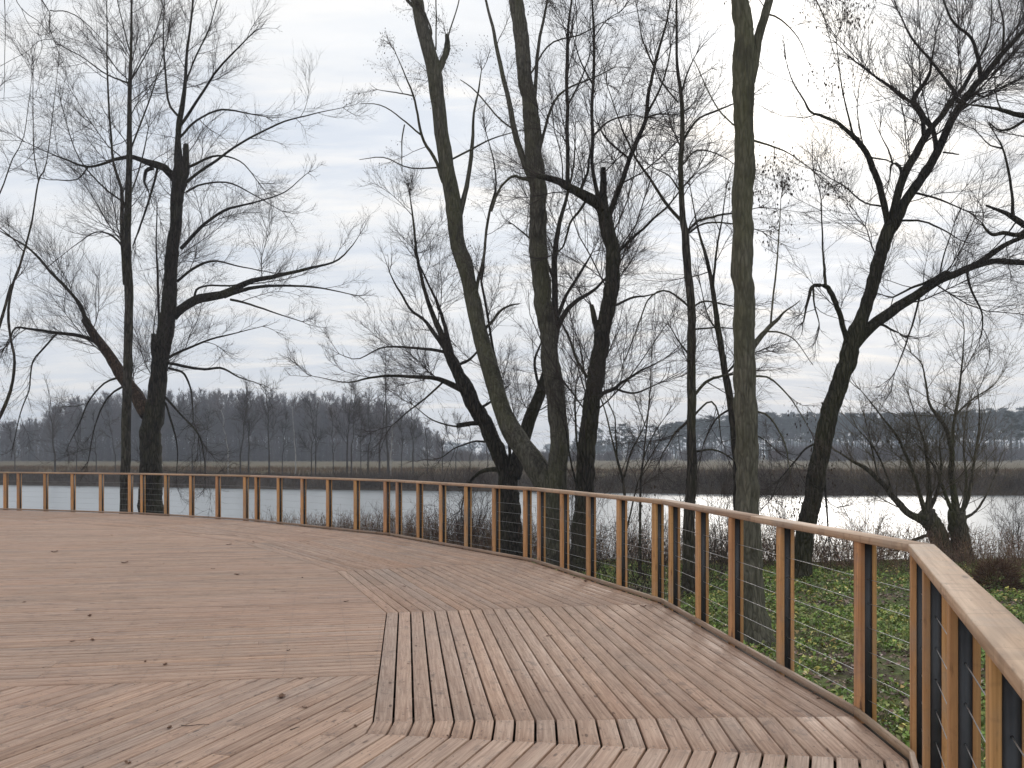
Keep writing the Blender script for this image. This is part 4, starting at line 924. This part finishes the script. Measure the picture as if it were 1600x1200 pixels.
def far_side():
    rg = np.random.default_rng(77)
    T = [bare_template(rg, 20.0) for _ in range(6)]
    def brush_template():
        n = 330; a = rg.uniform(0, 6.28, n); q = rg.uniform(0, 12, n) ** .9; z = rg.random(n) * 9; G = Geo()
        G.add(*slivers(np.stack([np.cos(a) * q, np.sin(a) * q, z], -1), unit(rg.normal(0, .4, (n, 3)) + [0, 0, 1.]), rg.uniform(4, 11, n), rg.uniform(.25, .5, n), rg)); return np.concatenate(G.v), G.f
    T += [brush_template() for _ in range(3)]
    prof = ([-120, -60, 0, 55, 75, 110, 150, 300, 420, 540, 600, 640, 680, 705], [668, 662, 662, 655, 640, 622, 616, 611, 614, 618, 626, 642, 672, 692])
    spots = []
    for row, (D, n) in enumerate(((285, 62), (292, 62), (300, 62), (310, 62), (322, 60), (336, 55), (350, 45))):
        for i in range(n):
            x = -110 + 805 * (i + rg.uniform(-.35, .35)) / n; ty = np.interp(x, *prof)
            Dd = D + rg.uniform(-5, 5); h = (HZ - ty) * Dd / F + 1.8
            X = (x - 800) * Dd / F; spots.append((X, Dd, -.2, h * rg.uniform(.86, 1.06) / 20, rg.integers(0, 6)))
    for i in range(190):                                             # lower brushwood on towards the pines
        x = rg.uniform(670, 1720); Dd = rg.uniform(255, 385); h = ((HZ - np.interp(x, [670, 760, 900, 1060, 1200, 1600], [694, 699, 698, 693, 686, 684])) * Dd / F + 1.8) * rg.uniform(.7, 1.1)
        spots.append(((x - 800) * Dd / F, Dd, -.2, h / 20, rg.integers(6, 9)))
    def tn():
        b = rg.uniform(.75, 1.2); return (b * rg.uniform(.95, 1.12), b, b * rg.uniform(.9, 1.1))
    merge_templates('bare_forest', T, spots, M['far_twig'], rg, 'bare grey-brown deciduous wood beyond the meadow across the river', tn)
    # pines
    def pine_template(h):
        G = Geo(); P = np.zeros((1, 5, 3)); P[0, :, 2] = np.linspace(-.5, h * .95, 5); P[0, 1:, :2] = np.cumsum(rg.normal(0, .01 * h, (4, 2)), 0)
        G.add(*tubes(P, np.linspace(.014 * h, .005 * h, 5)[None], 4))
        m = 34; c = np.zeros((m, 3)); c[:, 2] = h * (.42 + .58 * rg.random(m) ** .75); rad = h * .20 * np.sqrt(np.clip(1.12 - c[:, 2] / h, .05, 1)) * 1.5
        a = rg.uniform(0, 6.28, m); q = rad * rg.random(m) ** .5; c[:, 0] = np.cos(a) * q; c[:, 1] = np.sin(a) * q
        k = np.repeat(np.arange(m), 34); d = unit(rg.normal(size=(len(k), 3)) * [1, 1, .5]); b = c[k] + d * rg.uniform(0, .035 * h, (len(k), 1))
        G.add(*slivers(b, unit(d + [0, 0, .35]), rg.uniform(.03, .06, len(k)) * h, np.full(len(k), .014 * h), rg))
        return np.concatenate(G.v), G.f
    TP = [pine_template(16.0) for _ in range(5)]
    spots = []
    for D, n in ((395, 60), (410, 60), (428, 60), (450, 50)):
        for i in range(n):
            x = 1045 + 640 * (i + rg.uniform(-.4, .4)) / n; Dd = D + rg.uniform(-6, 6); ty = np.interp(x, [1040, 1100, 1200, 1400, 1600, 1700], [664, 654, 648, 648, 641, 636])
            h = ((HZ - ty) * Dd / F + 1.8) * rg.uniform(.88, 1.05); spots.append(((x - 800) * Dd / F, Dd, -.2, h / 16, rg.integers(0, 5)))
    for i in range(46):
        x = rg.uniform(870, 1060); Dd = rg.uniform(396, 440); h = ((HZ - np.interp(x, [870, 900, 1060], [698, 690, 684])) * Dd / F + 1.8) * rg.uniform(.85, 1.08); spots.append(((x - 800) * Dd / F, Dd, -.2 - h * .25, h * 1.25 / 16, rg.integers(0, 5)))
    def tp(): b = rg.uniform(.75, 1.25); return (b, b * rg.uniform(.95, 1.08), b * rg.uniform(.95, 1.2))
    merge_templates('pine_forest', TP, spots, M['pine'], rg, 'dark blue-green pine forest on the far side at the right', tp)
    spots = []
    for i in range(420):
        D = rg.uniform(760, 900); x = rg.uniform(-200, 1800); h = (HZ - np.interp(x, [-200, 690, 760, 900, 1050, 1800], [690, 690, 692, 694, 690, 688])) * D / F + 2
        spots.append(((x - 800) * D / F, D, -.2, h * rg.uniform(.85, 1.05) / 16, rg.integers(0, 5)))
    TL = []
    for k in range(5):
        v, f = TP[k]; TL.append((v, f))
    # cheaper crowns for the most distant ridge
    def low_template(h):
        G = Geo(); m = 16; c = np.zeros((m, 3)); c[:, 2] = h * rg.uniform(.15, .95, m); c[:, :2] = rg.normal(0, .14 * h, (m, 2))
        k = np.repeat(np.arange(m), 9); d = unit(rg.normal(size=(len(k), 3))); G.add(*slivers(c[k], d, np.full(len(k), .16 * h), np.full(len(k), .09 * h), rg)); return np.concatenate(G.v), G.f
    merge_templates('distant_forest', [low_template(16.0) for _ in range(5)], spots, M['pine'], rg, 'low blue strip of very distant forest on the horizon', tp)
    for i, (x, ty, D, lab) in enumerate(((905, 672, 345, 0), (922, 664, 350, 0), (934, 668, 342, 0), (958, 668, 350, 0), (972, 662, 340, 0), (984, 667, 352, 0), (1003, 672, 346, 0), (1022, 664, 343, 0), (1036, 668, 350, 0), (1050, 662, 345, 0), (1580, 644, 235, 1), (1606, 640, 240, 1))):
        h = (HZ - ty) * D / F + 1.8; v, f = TP[i % 5]; X = (x - 800) * D / F
        nv_ = 20; r = empty('pine_tree', (X, D, -.2)); r.rotation_euler.z = i * 1.3
        tag(r, ORD[i] + ' from the left of the ten far pines with tufted crowns between the trunks' if not lab else ('left one', 'right one')[i - 10] + ' of two tall dark pines forward of the pine forest at the right edge', 'tree', ('row of far pines across the river', 'tall pines at the right edge')[lab])
        s = h / 16; q4 = np.concatenate(f[4]); q3 = np.concatenate(f[3])
        link('trunk', mesh_np('trunk', v[:nv_] * s, [q4], M['bark_far']), r)
        link('crown', mesh_np('crown', v[nv_:] * s, [q3 - nv_], M['pine'], tint=np.ones((len(v) - nv_, 3))), r)
    # single trees along the far bank
    rows = [(85, 604, 0), (24, 668, 0), (120, 660, 0), (150, 650, 0), (180, 655, 0), (300, 640, 0), (322, 648, 0), (356, 640, 1), (376, 614, 0), (390, 610, 0), (421, 612, 0), (440, 655, 0), (462, 636, 1), (486, 640, 0), (494, 632, 0), (520, 650, 0), (543, 606, 0), (548, 618, 0),
            (562, 660, 0), (577, 622, 0), (592, 600, 0), (606, 556, 2), (611, 640, 1), (628, 655, 0), (645, 628, 0), (668, 668, 0), (690, 672, 0), (712, 660, 0), (735, 668, 0), (762, 672, 0), (1205, 672, 0), (1232, 690, 0), (1330, 690, 0), (1372, 676, 0), (1540, 690, 0)]
    for i, (x, ty, kind) in enumerate(rows):
        X = (x - 800) * 95 / F; D = float(fshore(X)) + rg.uniform(3.5, 9); by = HZ + (EYE - float(zg((x - 800) * D / F, D))) * D / F
        w = np.clip((by - ty) * .035, 2, 4.6); j = lambda a: rg.normal(0, a); lean = j(6)
        st = [(x + lean * t + j(1.0), by * (1 - t) + ty * t, w * (1 - .8 * t)) for t in (0, .15, .3, .45, .6, .8, 1)]
        lab = ['slim bare tree on the far river bank', 'pale-stemmed birch among the bare trees on the far bank', 'tall fine-branched birch rising above the wood on the far bank'][kind]
        grp = ['bare trees along the far bank', 'pale birches on the far bank', None][kind]
        marks = [(-1, 'the left edge of the view'), (197, 'the slim straight tree'), (240, 'the stout black-barked tree'), (470, 'the bent pale birch'), (770, 'the dark leaning tree'), (1165, 'the thick greenish trunk'), (1290, 'the forked leaning tree'), (1500, 'the pollard willows')]
        mx, mn = [q for q in marks if q[0] <= x][-1]; order = sum(1 for q in rows if mx < q[0] <= x)
        if kind == 0: lab = '%s bare far-bank tree counted rightwards from %s' % (ORD[order - 1], mn)
        if kind == 1: lab = {356: 'pale birch on the far bank just right of the black-barked tree', 462: 'bent pale birch in the middle of the far bank in front of the wood', 611: 'pale birch under the tall fine-branched one on the far bank'}[x]
        if i == 0: lab, grp = 'lone round-crowned bare tree on the far bank left of the slim straight tree', None
        dark = rg.random() < .6
        tree('far_birch' if kind else 'far_bank_tree', lab, D, st, [], 300 + i, 'bark_birch' if kind == 1 else 'bark_far', 'twig' if dark and kind != 1 else 'twig_brown',
             dens=2.6 if kind != 1 else 1.2, L1=(1.2, 2.6) if ty < 640 else (.8, 1.8), n2=6, n3=4, up=.07, up3=.04, ang=.65, trunk_from=.3, twig_r=.010 if kind != 1 else .008, group=grp)
    # scrub and dry grass on the far bank
    G = Geo(); n = 2000
    X = rg.uniform(-75, 62, n); q = rg.uniform(.1, 6, n); Y = fshore(X) + q; Z = zg(X, Y); hgt = rg.uniform(.5, 1.5, n) * np.interp(X, [-30, 0, 15], [1, 1.35, 1.75]) * (1.15 - q / 9) * (.5 + fbm(X * .2, Y * .2))
    k = np.repeat(np.arange(n), 34); b = np.stack([X[k] + rg.normal(0, .45, len(k)), Y[k] + rg.normal(0, .4, len(k)), Z[k] - .05], -1)
    d = unit(rg.normal(0, .42, (len(k), 3)) + [0, 0, 1]); b = b + d * (rg.random(len(k)) * .5 * hgt[k])[:, None]
    tn_ = np.repeat((rg.uniform(.6, 1.5, n)[:, None] * np.stack([np.ones(n), rg.uniform(.9, 1.0, n), rg.uniform(.85, 1.0, n)], -1))[k], 3, 0)
    v, f = slivers(b, d, hgt[k] * rg.uniform(.3, .9, len(k)), rg.uniform(.02, .045, len(k)), rg); G.add(v, f, tint=tn_)
    n = 2600; X = rg.uniform(-80, 70, n); Y = fshore(X) + rg.uniform(4, 36, n); Z = zg(X, Y); k = np.repeat(np.arange(n), 14)
    b = np.stack([X[k] + rg.normal(0, .5, len(k)), Y[k] + rg.normal(0, .5, len(k)), Z[k]], -1); d = unit(rg.normal(0, .3, (len(k), 3)) + [0, 0, 1])
    v, f = slivers(b, d, rg.uniform(.25, .6, len(k)), np.full(len(k), .04), rg); G.add(v, f, tint=np.repeat(rg.uniform(.7, 1.25, (len(k), 1)) * [1.7, 1.35, .95], 3, 0))
    o = link('bank_scrub', G.mesh('bank_scrub', M['scrub'])); tag(o, 'dark tangled scrub and dry grass covering the far river bank', None, None, 'stuff')
far_side()

# ------------------------------------------------------------------ undergrowth on the near bank
def shrub(label, x, D, h, seed, tm, nst=16, leaves=0, group=None, spread=.35, base_y=None, r=.006, n2=6, n3=4):
    rg = np.random.default_rng(seed); X = (x - 800) * D / F; z = float(zg(X, D)); root = empty('shrub', (X, D, z)); tag(root, label, 'shrub', group)
    B = np.stack([rg.normal(0, .12, nst), rg.normal(0, .12, nst), np.full(nst, -.05)], -1); Dr = unit(rg.normal(0, spread, (nst, 3)) + [0, 0, 1])
    L = h * rg.uniform(.65, 1.05, nst); P1, R1 = grow(B, Dr, L, np.full(nst, r), 7, .09, .03, .35, rg=rg)
    G = Geo(); G.add(*tubes(P1, R1, 4)); link('stems', G.mesh('stems', M[tm]), root)
    G = Geo(); b, d, pr, t, ix = spawn(P1, R1, n2, .2, 1, .6, rg); L2 = L[ix] * .33 * rg.uniform(.5, 1.2, len(b))
    P2, R2 = grow(b, d, L2, np.full(len(b), r * .5), 4, .12, .05, .5, rg=rg); G.add(*tubes(P2, R2, 3))
    b, d, pr, t, ix = spawn(P2, R2, n3, .1, 1, .6, rg); L3 = L2[ix] * .5 * rg.uniform(.5, 1.2, len(b)); P3, R3 = grow(b, d, L3, np.full(len(b), r * .38), 3, .12, .04, .6, rg=rg); G.add(*tubes(P3, R3, 3))
    tag(link('twigs', G.mesh('twigs', M[tm]), root), None, None, None, 'stuff')
    if leaves:
        k = rg.integers(0, len(P3), leaves); c = P3[k, -1]; n = leaves; s = unit(rg.normal(size=(n, 3)) * [1, 1, .2]) * rg.uniform(.01, .02, (n, 1)); dn = np.array([0, 0, -1.]) * rg.uniform(.04, .08, (n, 1)) + rg.normal(0, .01, (n, 3))
        v = np.stack([c, c + s + dn * .45, c + dn, c - s + dn * .45], 1).reshape(-1, 3); link('dry_leaves', mesh_np('dry_leaves', v, [np.arange(n * 4).reshape(-1, 4)], M['seed']), root)
for i, (x, D, h, lb) in enumerate(((548, 31.5, 1.15, 'smallest reddish twiggy shrub at the water, leftmost of the low row behind the railing'), (592, 31, 1.45, 'bushy reddish shrub second from the left in the low row by the water'),
        (648, 30.5, 1.6, 'dense reddish shrub in the middle of the low row by the water'), (690, 30, 1.55, 'reddish shrub fourth in the low row, left of the leaning tree'),
        (728, 29.5, 1.75, 'tallest reddish shrub of the low row, next to the leaning tree'), (765, 29, 1.35, 'reddish shrub at the foot of the leaning tree, rightmost of the low row'))):
    shrub(lb, x, D, h, 500 + i, 'twig_red', 26, 0, 'reddish shrubs by the water', .4, n2=7, n3=5)
for i, (x, D, h, lf, lb) in enumerate(((955, 17, 1.5, 60, 'tangled dark shrub at the foot of the crooked tree'), (992, 15.5, 2.0, 110, 'shrub with dangling dry leaves left of the slender tree'), (1032, 16.5, 1.7, 120, 'leafier shrub with hanging brown leaves behind the railing, nearest the slender tree'),
        (1108, 20, 1.5, 20, 'low dark shrub between the slender tree and the thick trunk'), (1215, 24, 1.5, 0, 'brittle brown shrub between the thick trunk and the leaning tree'), (1330, 25.5, 1.4, 0, 'brittle brown shrub right of the leaning tree'))):
    shrub(lb, x, D, h, 520 + i, 'twig', 20, lf, 'dark shrubs on the bank', .42, n2=7, n3=5, r=.005)
for i, (x, D, h, lb) in enumerate(((893, 26, 3.3, 'tall thicket of upright shoots pressed against the crooked tree'), (1128, 23.5, 2.7, 'tall thin shoots between the slender tree and the thick trunk'), (1225, 27, 2.6, 'loose tall bush of thin stems left of the forked leaning tree'),
        (1352, 28.6, 2.9, 'tall loose bush of thin stems left of the pollard willows'), (735, 28.5, 2.6, 'thin tall bush of upright shoots left of the leaning dark tree'), (1585, 27.5, 2.0, 'thin bush of pale stems at the right edge by the water'))):
    shrub(lb, x, D, h, 560 + i, 'twig_brown', 16, 0, 'tall bushes of thin shoots', .28, n2=9, n3=6, r=.007)
def undergrowth():
    rg = np.random.default_rng(909)
    # dry weed stalks along the shore
    n = 15000; X = rg.uniform(-9, 30, n); s = rg.uniform(0, 1, n); Ys = shore(X); lo = np.interp(X, [-9, 0, 4, 7, 9.5, 12, 30], [1.2, 3.0, 5.5, 5.5, 8.5, 11, 14]); Y = Ys - .15 - s * lo
    keep = fbm(X * .5, Y * .5) > rg.uniform(.22, .62, n) - .1 * (1 - s); X, Y = X[keep], Y[keep]; n = len(X)
    h = rg.uniform(.45, 1.6, n) * (.6 + .7 * fbm(X * .3 + 4, Y * .3)) * np.interp(Y - shore(X), [-9, -3, 0], [.6, .9, 1.1]); B = np.stack([X, Y, zg(X, Y) - .03], -1)
    P, Rr = grow(B, unit(rg.normal(0, .22, (n, 3)) + [0, 0, 1]), h, np.full(n, .004), 4, .09, -.015, .5, rg=rg); G = Geo()
    tn_ = rg.uniform(.45, 1.45, n)[:, None] * np.stack([np.ones(n), rg.uniform(.8, 1.05, n), rg.uniform(.75, 1.05, n)], -1)
    v, f = tubes(P, Rr, 3); G.add(v, f, tint=np.repeat(tn_, 12, 0))
    k = np.repeat(np.arange(n), 6); u = rg.uniform(.25, 1, len(k)); j = np.minimum((u * 3).astype(int), 2); b = P[k, j] + (P[k, j + 1] - P[k, j]) * (u * 3 - j)[:, None]
    v, f = slivers(b, unit(rg.normal(0, .6, (len(k), 3)) + [0, 0, .5]), rg.uniform(.08, .3, len(k)), rg.uniform(.005, .018, len(k)), rg); G.add(v, f, tint=np.repeat(tn_[k], 3, 0))
    o = link('dry_weeds', G.mesh('dry_weeds', M['weed'])); tag(o, 'brown dry weed stalks and reeds along the near shore', None, None, 'stuff')
    # low green weeds, yellowing leaves and leaf litter between deck and shore
    def leaves(n, per, size, zhi, cols, thr, name, label, flat=.45, xr=(.3, 17), yr=(1.5, 28)):
        """rosettes of `per` leaves; thr > 0 keeps the overgrown patches, thr < 0 the bare ones"""
        X = rg.uniform(*xr, n); Y = rg.uniform(0, 1, n) ** 1.3 * (yr[1] - yr[0]) + yr[0]
        edge = np.interp(Y, [-1, 0.6, 5.1, 6.0, 10.6, 14.8, 19.6, 24, 28], [.1, .6, 2.25, 2.35, 1.85, .55, -2, -6, -10]); nz = fbm(X * .8 + 20, Y * .8)
        ok = (X > edge + .1) & (X < 2.5 + Y * .62) & (Y < shore(X) - .5) & ((nz > thr + rg.normal(0, .04, n)) if thr > 0 else (nz < -thr + rg.normal(0, .06, n))); X, Y = X[ok], Y[ok]; nc = len(X)
        big = rg.uniform(.45, 1.7, nc) * (.7 + .6 * fbm(X * .5, Y * .5 + 3)); cc = np.asarray(cols)[rg.integers(0, len(cols), nc)] * rg.uniform(.95, 1.65, (nc, 1))
        k = np.repeat(np.arange(nc), per); m = len(k); a = rg.uniform(0, 6.28, m); sz = size * big[k] * rg.uniform(.7, 1.25, m)
        t = rg.normal(.45, flat, m) if per > 1 else rg.normal(0, flat, m); rad = (sz * .7 if per > 1 else sz * 0) * rg.uniform(.2, 1.1, m); hz = zhi * big[k] * rg.random(m)
        d = np.stack([np.cos(a) * np.cos(t), np.sin(a) * np.cos(t), np.sin(t)], -1); q = unit(np.cross(d, unit(rg.normal(0, .3, (m, 3)) + [0, 0, 1.])))
        x, y = X[k] + np.cos(a) * rad, Y[k] + np.sin(a) * rad; c = np.stack([x, y, zg(x, y) + .012 + hz], -1); S = sz[:, None]; up = np.array([0, 0, .14]) * S
        v = np.stack([c, c + d * S * .4 + q * S * .34 + up, c + d * S - up * 1.2, c + d * S * .4 - q * S * .34 + up], 1).reshape(-1, 3)
        col = cc[k] * rg.uniform(.8, 1.25, (m, 1)); f = np.arange(m * 4).reshape(-1, 4)
        o = link(name, mesh_np(name, v, [f[:, [0, 1, 2]], f[:, [0, 2, 3]]], M['leafy'], tint=np.repeat(col, 4, 0))); tag(o, label, None, None, 'stuff')
    leaves(44000, 6, .046, .05, [(.13, .21, .04), (.17, .26, .05), (.21, .31, .06), (.15, .21, .055), (.27, .31, .075), (.24, .26, .085), (.11, .17, .04)], .405, 'ground_cover', 'low green weeds covering the ground between the deck and the shore')
    leaves(24000, 1, .06, .07, [(.44, .38, .09), (.52, .45, .13), (.34, .34, .085), (.40, .27, .10)], .40, 'yellowed_leaves', 'yellowing leaves scattered through the low weeds')
    leaves(50000, 1, .065, .02, [(.12, .072, .048), (.18, .11, .075), (.08, .05, .037), (.24, .165, .12)], -.53, 'leaf_litter', 'brown leaf litter on bare patches of the bank', .22)
    # blades of grass
    n = 170000; X = rg.uniform(.3, 17, n); Y = rg.uniform(0, 1, n) ** 1.2 * 24 + 2
    edge = np.interp(Y, [-1, 0.6, 5.1, 6.0, 10.6, 14.8, 19.6, 24, 28], [.1, .6, 2.25, 2.35, 1.85, .55, -2, -6, -10]); ok = (X > edge + .1) & (X < 2.5 + Y * .62) & (Y < shore(X) - .4) & (fbm(X * .8 + 20, Y * .8) > .40); X, Y = X[ok], Y[ok]; n = len(X)
    v, f = slivers(np.stack([X, Y, zg(X, Y) - .01], -1), unit(rg.normal(0, .45, (n, 3)) + [0, 0, .8]), rg.uniform(.05, .2, n), rg.uniform(.004, .010, n), rg)
    cc = np.array([(.14, .22, .05), (.19, .27, .065), (.30, .30, .10)])[rg.integers(0, 3, n)]; o = link('grass', mesh_np('grass', v, [f], M['leafy'], tint=np.repeat(cc, 3, 0))); tag(o, 'thin grass blades among the low weeds', None, None, 'stuff')
    # a rounded heap of dead stems at the right
    c = px(1556, 912, 20.0); c[2] = float(zg(c[0], c[1])); r = empty('dead_bush', c); tag(r, 'rounded dark heap of dead bramble stems near the right edge', 'bush')
    n = 1500; d = unit(rg.normal(size=(n, 3))); d[:, 2] = np.abs(d[:, 2]); b = d * np.array([.45, .45, .62]) * rg.uniform(.5, 1, (n, 1)) ** .5; G = Geo()
    v, f = slivers(b, unit(d + rg.normal(0, .6, (n, 3))), rg.uniform(.12, .35, n), rg.uniform(.008, .02, n), rg); G.add(v, f, tint=np.repeat(rg.uniform(.4, .9, (n, 1)) * [1, .85, .8], 3, 0)); link('stems', G.mesh('stems', M['weed']), r)
undergrowth()

# ------------------------------------------------------------------ leaves lying on the deck
def leaf_mesh(rg, lobes, curl, L=.09):
    n = 15; t = np.linspace(0, 1, n); w = .30 * np.sin(pi * np.clip(t * 1.02, 0, 1)) ** .8 * (1 + .35 * np.sin(t * lobes * 2 * pi + rg.uniform(0, 6))) * L; w[0] = w[-1] = .002
    x = (t - .5) * L; bend = curl * L * ((t - .5) ** 2 * 3) + rg.normal(0, .02 * L, n); rows = []
    for i in range(n):
        rows += [(x[i], -w[i], bend[i] + curl * w[i] * rg.uniform(.5, 1.3)), (x[i], 0, bend[i] * .5), (x[i], w[i], bend[i] + curl * w[i] * rg.uniform(.5, 1.3))]
    v = np.array(rows); v[:, 2] -= v[:, 2].min() - .002
    f = [[i * 3 + k, i * 3 + 3 + k, i * 3 + 4 + k, i * 3 + k + 1] for i in range(n - 1) for k in (0, 1)]
    me = mesh_np('leaf', v, [f], M['leaf']); return me
def stalk_mesh(L):
    v, f = tubes([[(-L * .78, .004, .006), (-L * .62, 0, .004), (-L * .45, 0, .004)]], [[.0012, .001, .001]], 4); return mesh_np('stalk', v, [f], M['leaf'])
rl = np.random.default_rng(42)
LM = [leaf_mesh(rl, l, c) for l, c in ((3, .25), (4, .45), (2, .2), (3, .6))]; ST = stalk_mesh(.09)
def leaf(x, y, s, k, label, group=None, z=.0005, rot=None):
    p = on_deck(x, y, 0); o = empty('fallen_leaf', (p[0], p[1], z)); o.rotation_euler.z = rl.uniform(0, 6.28) if rot is None else rot; s *= .52; o.scale = (s, s, s * .6); tag(o, label, 'leaf', group)
    link('blade', LM[k], o); link('stalk', ST, o)
big = [(440, 1090, 1.9, 1, 'largest curled brown leaf, on the slanting boards near the bottom'), (195, 880, 2.6, 1, 'big crumpled reddish leaf lying alone on the far left boards'), (370, 898, 2.3, 0, 'spread brown leaf on the far boards left of the mitred strip'),
       (858, 994, 1.5, 0, 'olive brown leaf on the mitred boards in the middle'), (1045, 1063, .85, 2, 'small tan leaf on the wide mitred boards towards the railing'), (265, 1138, 1.0, 3, 'thin curled leaf on the slanting boards at the lower left'),
       (200, 1193, .95, 3, 'rolled brown leaf at the bottom edge of the deck'), (258, 1039, 1.1, 3, 'dark curled leaf just above the slanting boards'), (470, 1060, 1.0, 2, 'leaf lying across the joint above the slanting boards'), (556, 1136, .8, 3, 'narrow dark leaf beside the inner mitre point'),
       (541, 940, 1.6, 0, 'brown leaf on the long boards left of the inner corner'), (358, 851, 3.0, 2, 'flattened leaf far back on the deck'), (85, 863, 2.2, 3, 'small dark curled leaf at the far left'), (145, 1001, 1.2, 3, 'curled leaf on the long boards, right one of a pair at the left'), (114, 1002, 1.2, 2, 'curled leaf on the long boards, left one of a pair at the left'),
       (38, 941, 1.6, 2, 'flat brown leaf near the left edge of the deck'), (140, 963, 1.3, 3, 'dark leaf on the long boards below the big crumpled one'), (702, 1151, .7, 3, 'tiny dark leaf on the short wedge boards'), (975, 1172, .8, 0, 'small leaf at the wedge boards near the bottom middle')]
for a in big: leaf(*a)
for (x, y, k) in ((1264, 1078, 1), (1272, 1084, 3), (1279, 1091, 0), (1290, 1093, 3), (1203, 1037, 1), (1170, 1022, 0), (1178, 1026, 3), (1046, 947, 1), (1040, 949, 0), (897, 903, 1), (915, 909, 3), (852, 888, 0), (692, 852, 1), (612, 837, 3), (1071, 963, 3), (1080, 971, 1), (990, 945, 0), (1005, 948, 3)):
    leaf(x, y, rl.uniform(.7, 1.1) * (1.0 if y > 1000 else 1.4), k, 'dry brown leaf blown against the edging board under the railing', 'leaves along the deck edge')
for i in range(34):
    y = 815 + 330 * rl.random() ** 1.6; x = rl.uniform(20, 640 if y < 1050 else 560) if rl.random() < .7 else rl.uniform(600, 960)
    if y < 845 and x > 500: continue
    leaf(x, y, rl.uniform(.35, .75) * (1.5 if y < 930 else 1.0), rl.integers(0, 4), 'tiny scrap of brown leaf scattered on the deck boards', 'leaf scraps on the deck')
for (x, y, L, a, lb) in ((305, 1134, .16, .2, 'thin dark twig lying across the slanting boards at the left'), (461, 1139, .07, .9, 'short bent twig on the slanting boards'), (345, 836, .9, -.45, 'long thin stick lying far back on the deck')):
    p = on_deck(x, y); t = np.linspace(-.5, .5, 6); P = np.stack([t * L, .06 * L * np.sin(t * 7), np.full(6, .005)], -1); v, f = tubes([P], [np.linspace(.0028, .0016, 6)], 5)
    o = link('fallen_twig', mesh_np('fallen_twig', v, [f], M['twig'], True), None, (p[0], p[1], 0)); o.rotation_euler.z = a; tag(o, lb, 'twig')

# ------------------------------------------------------------------ hazy air
def haze():
    G = Geo(); G.box((0, 480, 15.5), (700, 0, 0), (0, 530, 0), (0, 0, 20.5))
    m = bpy.data.materials.new('hazy_air'); m.use_nodes = True; nt = m.node_tree
    for n in list(nt.nodes):
        if n.type != 'OUTPUT_MATERIAL': nt.nodes.remove(n)
    v = nt.nodes.new('ShaderNodeVolumePrincipled'); v.inputs['Color'].default_value = (.80, .88, 1.0, 1); v.inputs['Density'].default_value = .0007; v.inputs['Anisotropy'].default_value = 0.2
    nt.links.new(v.outputs[0], [n for n in nt.nodes if n.type == 'OUTPUT_MATERIAL'][0].inputs['Volume'])
    o = link('haze', G.mesh('haze', m)); tag(o, 'thin bluish haze over the river and the far woods', None, None, 'stuff')
haze()
